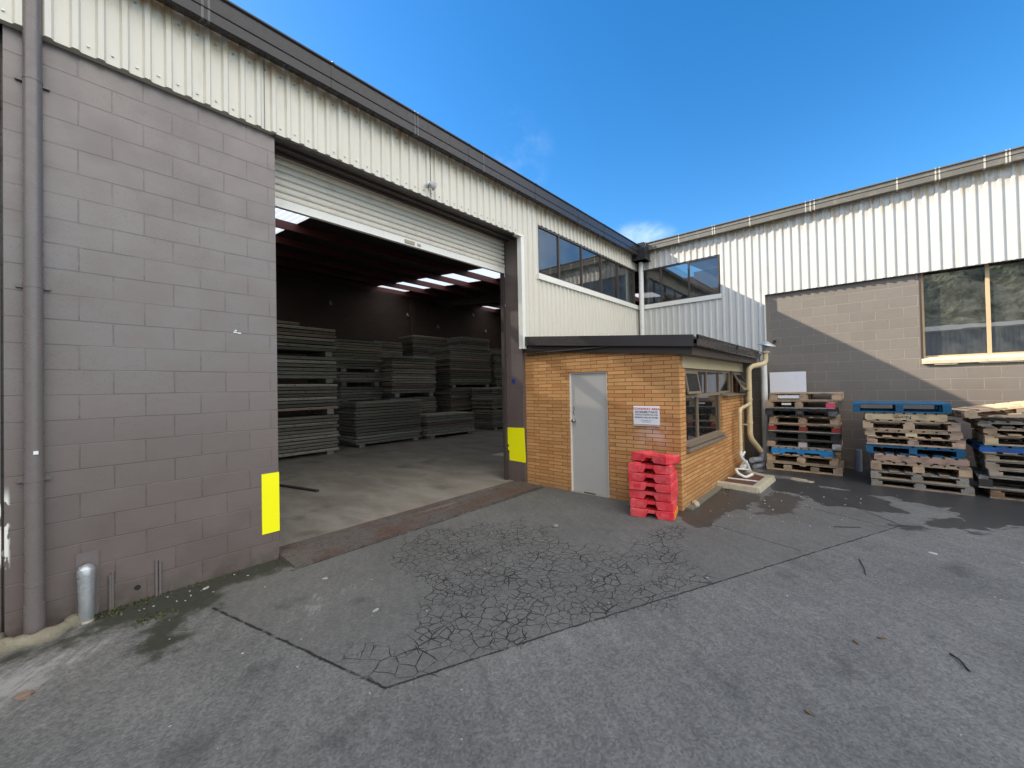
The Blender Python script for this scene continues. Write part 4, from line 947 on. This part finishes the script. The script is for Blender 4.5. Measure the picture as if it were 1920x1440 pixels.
# ================================================================== STACKED PANELS INSIDE
def panel_mesh(L, D, T):
    b = MB()
    e = .012
    b.prism([(0, e), (e, 0), (D - e, 0), (D, e), (D, T * .38), (D - .03, T * .45), (D - .03, T * .55), (D, T * .62), (D, T - e), (D - e, T), (e, T), (0, T - e), (0, T * .62), (.03, T * .55), (.03, T * .45), (0, T * .38)], 'x', -L / 2, L / 2)
    for s in (-1, 1):
        for yy in (.12, D / 2, D - .12): b.box(s * L / 2 - .004, yy - .03, T * .2, s * L / 2 + .012, yy + .03, T * .8)
    o = b.build('panel', M['panel']); me = o.data; bpy.data.objects.remove(o); return me
_pm = {}
r_gap = .027
def bundle(label, group, xl, xr, y, z0, z1, D=1.25, T=.094, tilt=0, bearer=True, blabel=None, bz=0):
    n = max(1, round((z1 - z0) / T)); T = (z1 - z0) / n; L = xr - xl; key = (round(L, 2), round(D, 2), round(T, 3))
    if key not in _pm: _pm[key] = panel_mesh(L, D, T - r_gap)
    for i in range(n):
        o = bpy.data.objects.new('panel', _pm[key]); col.objects.link(o)
        o.location = ((xl + xr) / 2 + rnd.uniform(-.045, .045), y + rnd.uniform(-.03, .03), z0 + i * T); o.rotation_euler = (0, tilt + R(rnd.uniform(-.28, .28)), R(rnd.uniform(-1.0, 1.0)))
        tag(o, label, 'panel', group)
    if bearer and z0 - bz > .03:
        for sx, nm in ((xl + .22, 'left'), (xr - .22, 'right')):
            b = MB(); b.box(-.09, 0, 0, .09, D, z0 - bz - .004); o = b.build('bearer', W(GREY)); o.location = (sx, y + .02, bz + .001)
            tag(o, blabel or ('bearer under the ' + label.replace('grey panel in the ', '')), 'bearer', 'timber bearers between the panel bundles')
F_ = .036
def S(name, where, levels, xl, xr, y, D=1.25, **kw):
    bz = kw.pop('bz', F_); names = kw.pop('names')
    for (z0, z1), nm in zip(levels, names):
        lab = 'grey panel in the ' + nm + where
        bundle(lab, 'panels in the ' + nm + where, xl + rnd.uniform(-.03, .03), xr + rnd.uniform(-.03, .03), y, z0, z1, D, bz=bz, **kw); bz = z1
S('a', ' of the tall stack beside the left door jamb', [(.13, 1.15), (1.30, 2.02), (2.15, 2.76), (2.90, 3.56)], 3.35, 5.42, 11.3, names=('lowest bundle', 'second bundle', 'third bundle', 'top bundle'))
bundle('loose grey panel on top of the tall stack beside the left door jamb', 'loose panels on the tall left stack', 3.0, 4.6, 11.9, 3.562, 3.75, bearer=False)
S('b', ' at the front next to the tall left stack', [(.12, 1.46)], 6.2, 8.6, 11.75, names=('low stack',))
S('c', ' at the front centre of the floor', [(.14, .90)], 8.75, 11.0, 11.6, names=('low stack',))
S('d', ' behind the front low stack', [(.13, 1.3), (1.45, 1.95), (2.10, 2.48), (2.60, 3.65)], 6.75, 8.45, 14.0, names=('lowest bundle', 'second bundle', 'third bundle', 'top bundle'))
S('e', ' of the middle stack in the second row', [(.13, 1.5), (1.66, 3.10)], 8.5, 10.55, 13.4, names=('lower bundle', 'upper bundle'))
S('f', ' of the back stack against the brown wall', [(.13, 1.6), (1.75, 2.9), (3.0, 3.87)], 8.9, 10.25, 15.3, names=('lower bundle', 'middle bundle', 'top bundle'))
S('g', ' of the tallest stack near the back wall', [(.13, 1.6), (1.75, 3.1), (3.25, 4.30)], 10.9, 12.9, 15.4, names=('lower bundle', 'middle bundle', 'top bundle'))
S('h', ' of the wide stack right of centre', [(.13, .72), (.86, 1.86), (1.96, 3.62)], 11.25, 13.7, 13.3, D=1.5, names=('lowest bundle', 'middle bundle', 'top bundle'))
S('i', ' of the stack at the right front of the floor', [(.13, .88), (.95, 1.85)], 12.15, 14.2, 11.7, names=('lower bundle', 'upper bundle'))
S('j', ' of the rear stack behind the right jamb', [(.13, 2.0), (2.15, 3.2), (3.4, 4.45)], 13.75, 15.7, 15.3, names=('lower bundle', 'middle bundle', 'top bundle'))
S('k', ' of the far right stack', [(.13, 1.75), (1.92, 3.7)], 14.05, 16.0, 13.3, names=('lower bundle', 'upper bundle'))
b = MB(); b.box(-.55, -.03, 0, .55, .03, .03); o = b.build('steel_bar', M['stick']); o.location = (2.97, 7.8, .037); o.rotation_euler = (0, 0, math.atan2(-.96, .23)); tag(o, 'dark steel bar lying on the warehouse floor just inside the door', 'bar')

# ================================================================== SMALL THINGS ON THE YARD
def lump(name, label, cat, x, y, r, mat, sq=(1, 1, .6), group=None, seed=1):
    bm = bmesh.new(); bmesh.ops.create_icosphere(bm, subdivisions=2, radius=r); rr = random.Random(seed)
    for v in bm.verts: v.co = Vector((v.co.x * sq[0], v.co.y * sq[1], v.co.z * sq[2])) * rr.uniform(.78, 1.12)
    me = bpy.data.meshes.new(name); bm.to_mesh(me); bm.free(); me.materials.append(mat)
    o = bpy.data.objects.new(name, me); col.objects.link(o); o.location = (x, y, r * sq[2] * .55); o.rotation_euler = (0, 0, rr.uniform(0, 6)); return tag(o, label, cat, group)
lump('stone', 'pale grey stone on the asphalt in front of the brick annex', 'stone', 4.26, 3.04, .04, M['litter'], seed=3)
lump('brick_piece', 'broken pale brick piece at the foot of the annex corner', 'brick', 6.26, 1.93, .075, M['concrete_pale'], (1.2, .8, .7), seed=4)
lump('brick_piece', 'reddish brick fragment near the bottom left of the yard', 'brick', -.10, 3.84, .04, paint('red_brown_brick', (.22, .15, .11), .8, .3, dirt=.4, scale=15), (1.2, .9, .35), seed=5)
for i, (x, y, r_, lab) in enumerate(((1.74, 3.94, .022, 'white paint flake nearest the ramp corner'), (2.01, 3.57, .02, 'white paint flake among the first cracks'), (1.75, 3.05, .022, 'white paint flake in the middle of the uncracked patch'), (.95, 4.62, .025, 'white shell-like flake on the damp soil by the wall'), (5.99, -.47, .03, 'white scrap of paper on the open asphalt at right'))):
    lump('litter_flake', lab, 'litter', x, y, r_, M['litter'], (1.4, .8, .18), seed=10 + i)
def twig(pts, r, label):
    b = MB(); b.tube(pts, r, 7); return tag(b.build('twig', M['stick']), label, 'twig')
twig([(3.86, -.365, .006), (3.80, -.40, .012), (3.70, -.43, .006)], .005, 'forked dark twig on the open asphalt near the right edge')
twig([(5.35, .10, .006), (5.1, .06, .01), (4.95, .05, .006)], .004, 'thin pale stick lying beyond the long asphalt joint')
twig([(6.35, .35, .006), (6.5, .1, .012)], .004, 'short stick by the damp patch in front of the pallets')
def leaf(x, y, s, rz, label):
    b = MB(); pts = [(-1, 0, .02), (-.4, .4, .12), (.4, .35, .1), (1, 0, .05), (.4, -.3, .15), (-.4, -.4, .05)]
    b.prism([(p[0] * s, p[1] * s) for p in pts], 'z', .002, .006); b.box(-s * 1.5, -.001, .003, -s, .001, .006)
    o = b.build('leaf', M['leafm']); o.location = (x, y, .002); o.rotation_euler = (R(6), R(-5), rz); return tag(o, label, 'leaf')
leaf(3.64, .10, .024, .4, 'curled brown leaf on the open asphalt, left of a pair'); leaf(3.80, -.03, .026, 2.2, 'flat dark leaf on the open asphalt, right of a pair'); leaf(2.70, .28, .022, 1.2, 'small rusty leaf low in the middle of the yard')
b = MB()
r = random.Random(5)
def bits(n, fx, fy, smin, smax):
    for _ in range(n):
        x, y = fx(), fy(); s = r.uniform(smin, smax)
        mt = Matrix.Translation((x, y, s * .2)) @ Matrix.Rotation(r.uniform(0, 6), 4, 'Z') @ Matrix.Rotation(r.uniform(-.3, .3), 4, 'X')
        b.box(-s, -s * r.uniform(.3, .8), -s * .25, s, s * r.uniform(.3, .8), s * .25, mat=mt)
bits(110, lambda: r.uniform(.3, 9), lambda: r.uniform(-2.5, 4.4), .003, .009)
bits(70, lambda: r.uniform(6, 8.6), lambda: r.uniform(.1, 1.8), .003, .012)
bits(14, lambda: r.uniform(.3, 1.6), lambda: r.uniform(4.45, 4.78), .004, .010)
tag(b.build('grit', M['litter']), 'pale grit and crumbs scattered over the asphalt', 'grit', kind='stuff')
b = MB()
for _ in range(420):
    x = r.choice([r.gauss(.36, .12), r.gauss(.55, .06), r.uniform(.15, 1.6), r.gauss(7.6, .3)]); y = r.gauss(4.72, .05) if x < 3 else r.gauss(1.78, .05)
    if x < 3 and abs(x - .55) < .14 and r.random() < .6: y = r.gauss(4.32, .05)
    y = min(y, 4.795); h = r.uniform(.006, .028); a = r.uniform(0, 6.3); dx_, dy_ = math.cos(a) * h, math.sin(a) * h
    b.face([(x, y, 0), (x + dx_ * .35 - dy_ * .3, y + dy_ * .35 + dx_ * .3, h * .5), (x + dx_, y + dy_, h), (x + dx_ * .35 + dy_ * .3, y + dy_ * .35 - dx_ * .3, h * .5)])
tag(b.build('weeds', M['moss'], recalc=False), 'small weeds and dead leaves along the wall foot', 'weeds', kind='stuff')
b = MB(); b.box(-.17, -.06, 0, .17, .06, .015); b.box(-.02, -.1, .003, .22, -.02, .02)
o = b.build('scrap_board', M['concrete_pale']); o.location = (8.96, .92, .002); o.rotation_euler = (0, R(2), R(62)); tag(o, 'flattened scrap of pale board on the wet asphalt in front of the left pallet stack', 'scrap')

# ================================================================== ACROSS THE YARD (behind the photographer, seen in the window glass)
ns = thing('corrugated_shed', 'grey corrugated shed across the yard, seen only in window reflections', 'shed', (-16, -4, 0))
b = MB(); clad(b, 'y', -26, 3, 0, 4.7, -13.0, 1, -13.2, .2, 0, .03); b.build('cladding', M['roofout'], ns)
b = MB(); b.prism([(-12.8, 4.7), (-20, 5.6), (-20, 5.5), (-12.8, 4.6)], 'y', -26, 3); b.build('roof', M['roofout'], ns)
bm = bmesh.new(); bmesh.ops.create_grid(bm, x_segments=60, y_segments=60, size=1)
for v in bm.verts:
    x = -55 - (v.co.x + 1) * 60; y = -70 + (v.co.y + 1) * 55; e = min(1, (v.co.x + 1) * 1.4)
    v.co = Vector((x, y, 25 * math.sin(e * 1.5) + 2.2 * math.sin(x * .5 + y * .37) * e + 1.6 * math.sin(y * .9) * e - .3))
me = bpy.data.meshes.new('hills'); bm.to_mesh(me); bm.free()
kk = NT('bushy_hillside'); pp = kk.pos(); c_ = kk.mix(kk.ramp(kk.noise(pp, .35, 5, .7), .4, .6), (.07, .08, .045), (.30, .30, .21)); kk.bsdf(c_, .9, kk.bump(kk.noise(pp, .8, 4), 1, 1.0), 0, .1); me.materials.append(kk.m)
o = bpy.data.objects.new('hills', me); col.objects.link(o); tag(o, 'bushy hillside', 'hill', kind='structure')
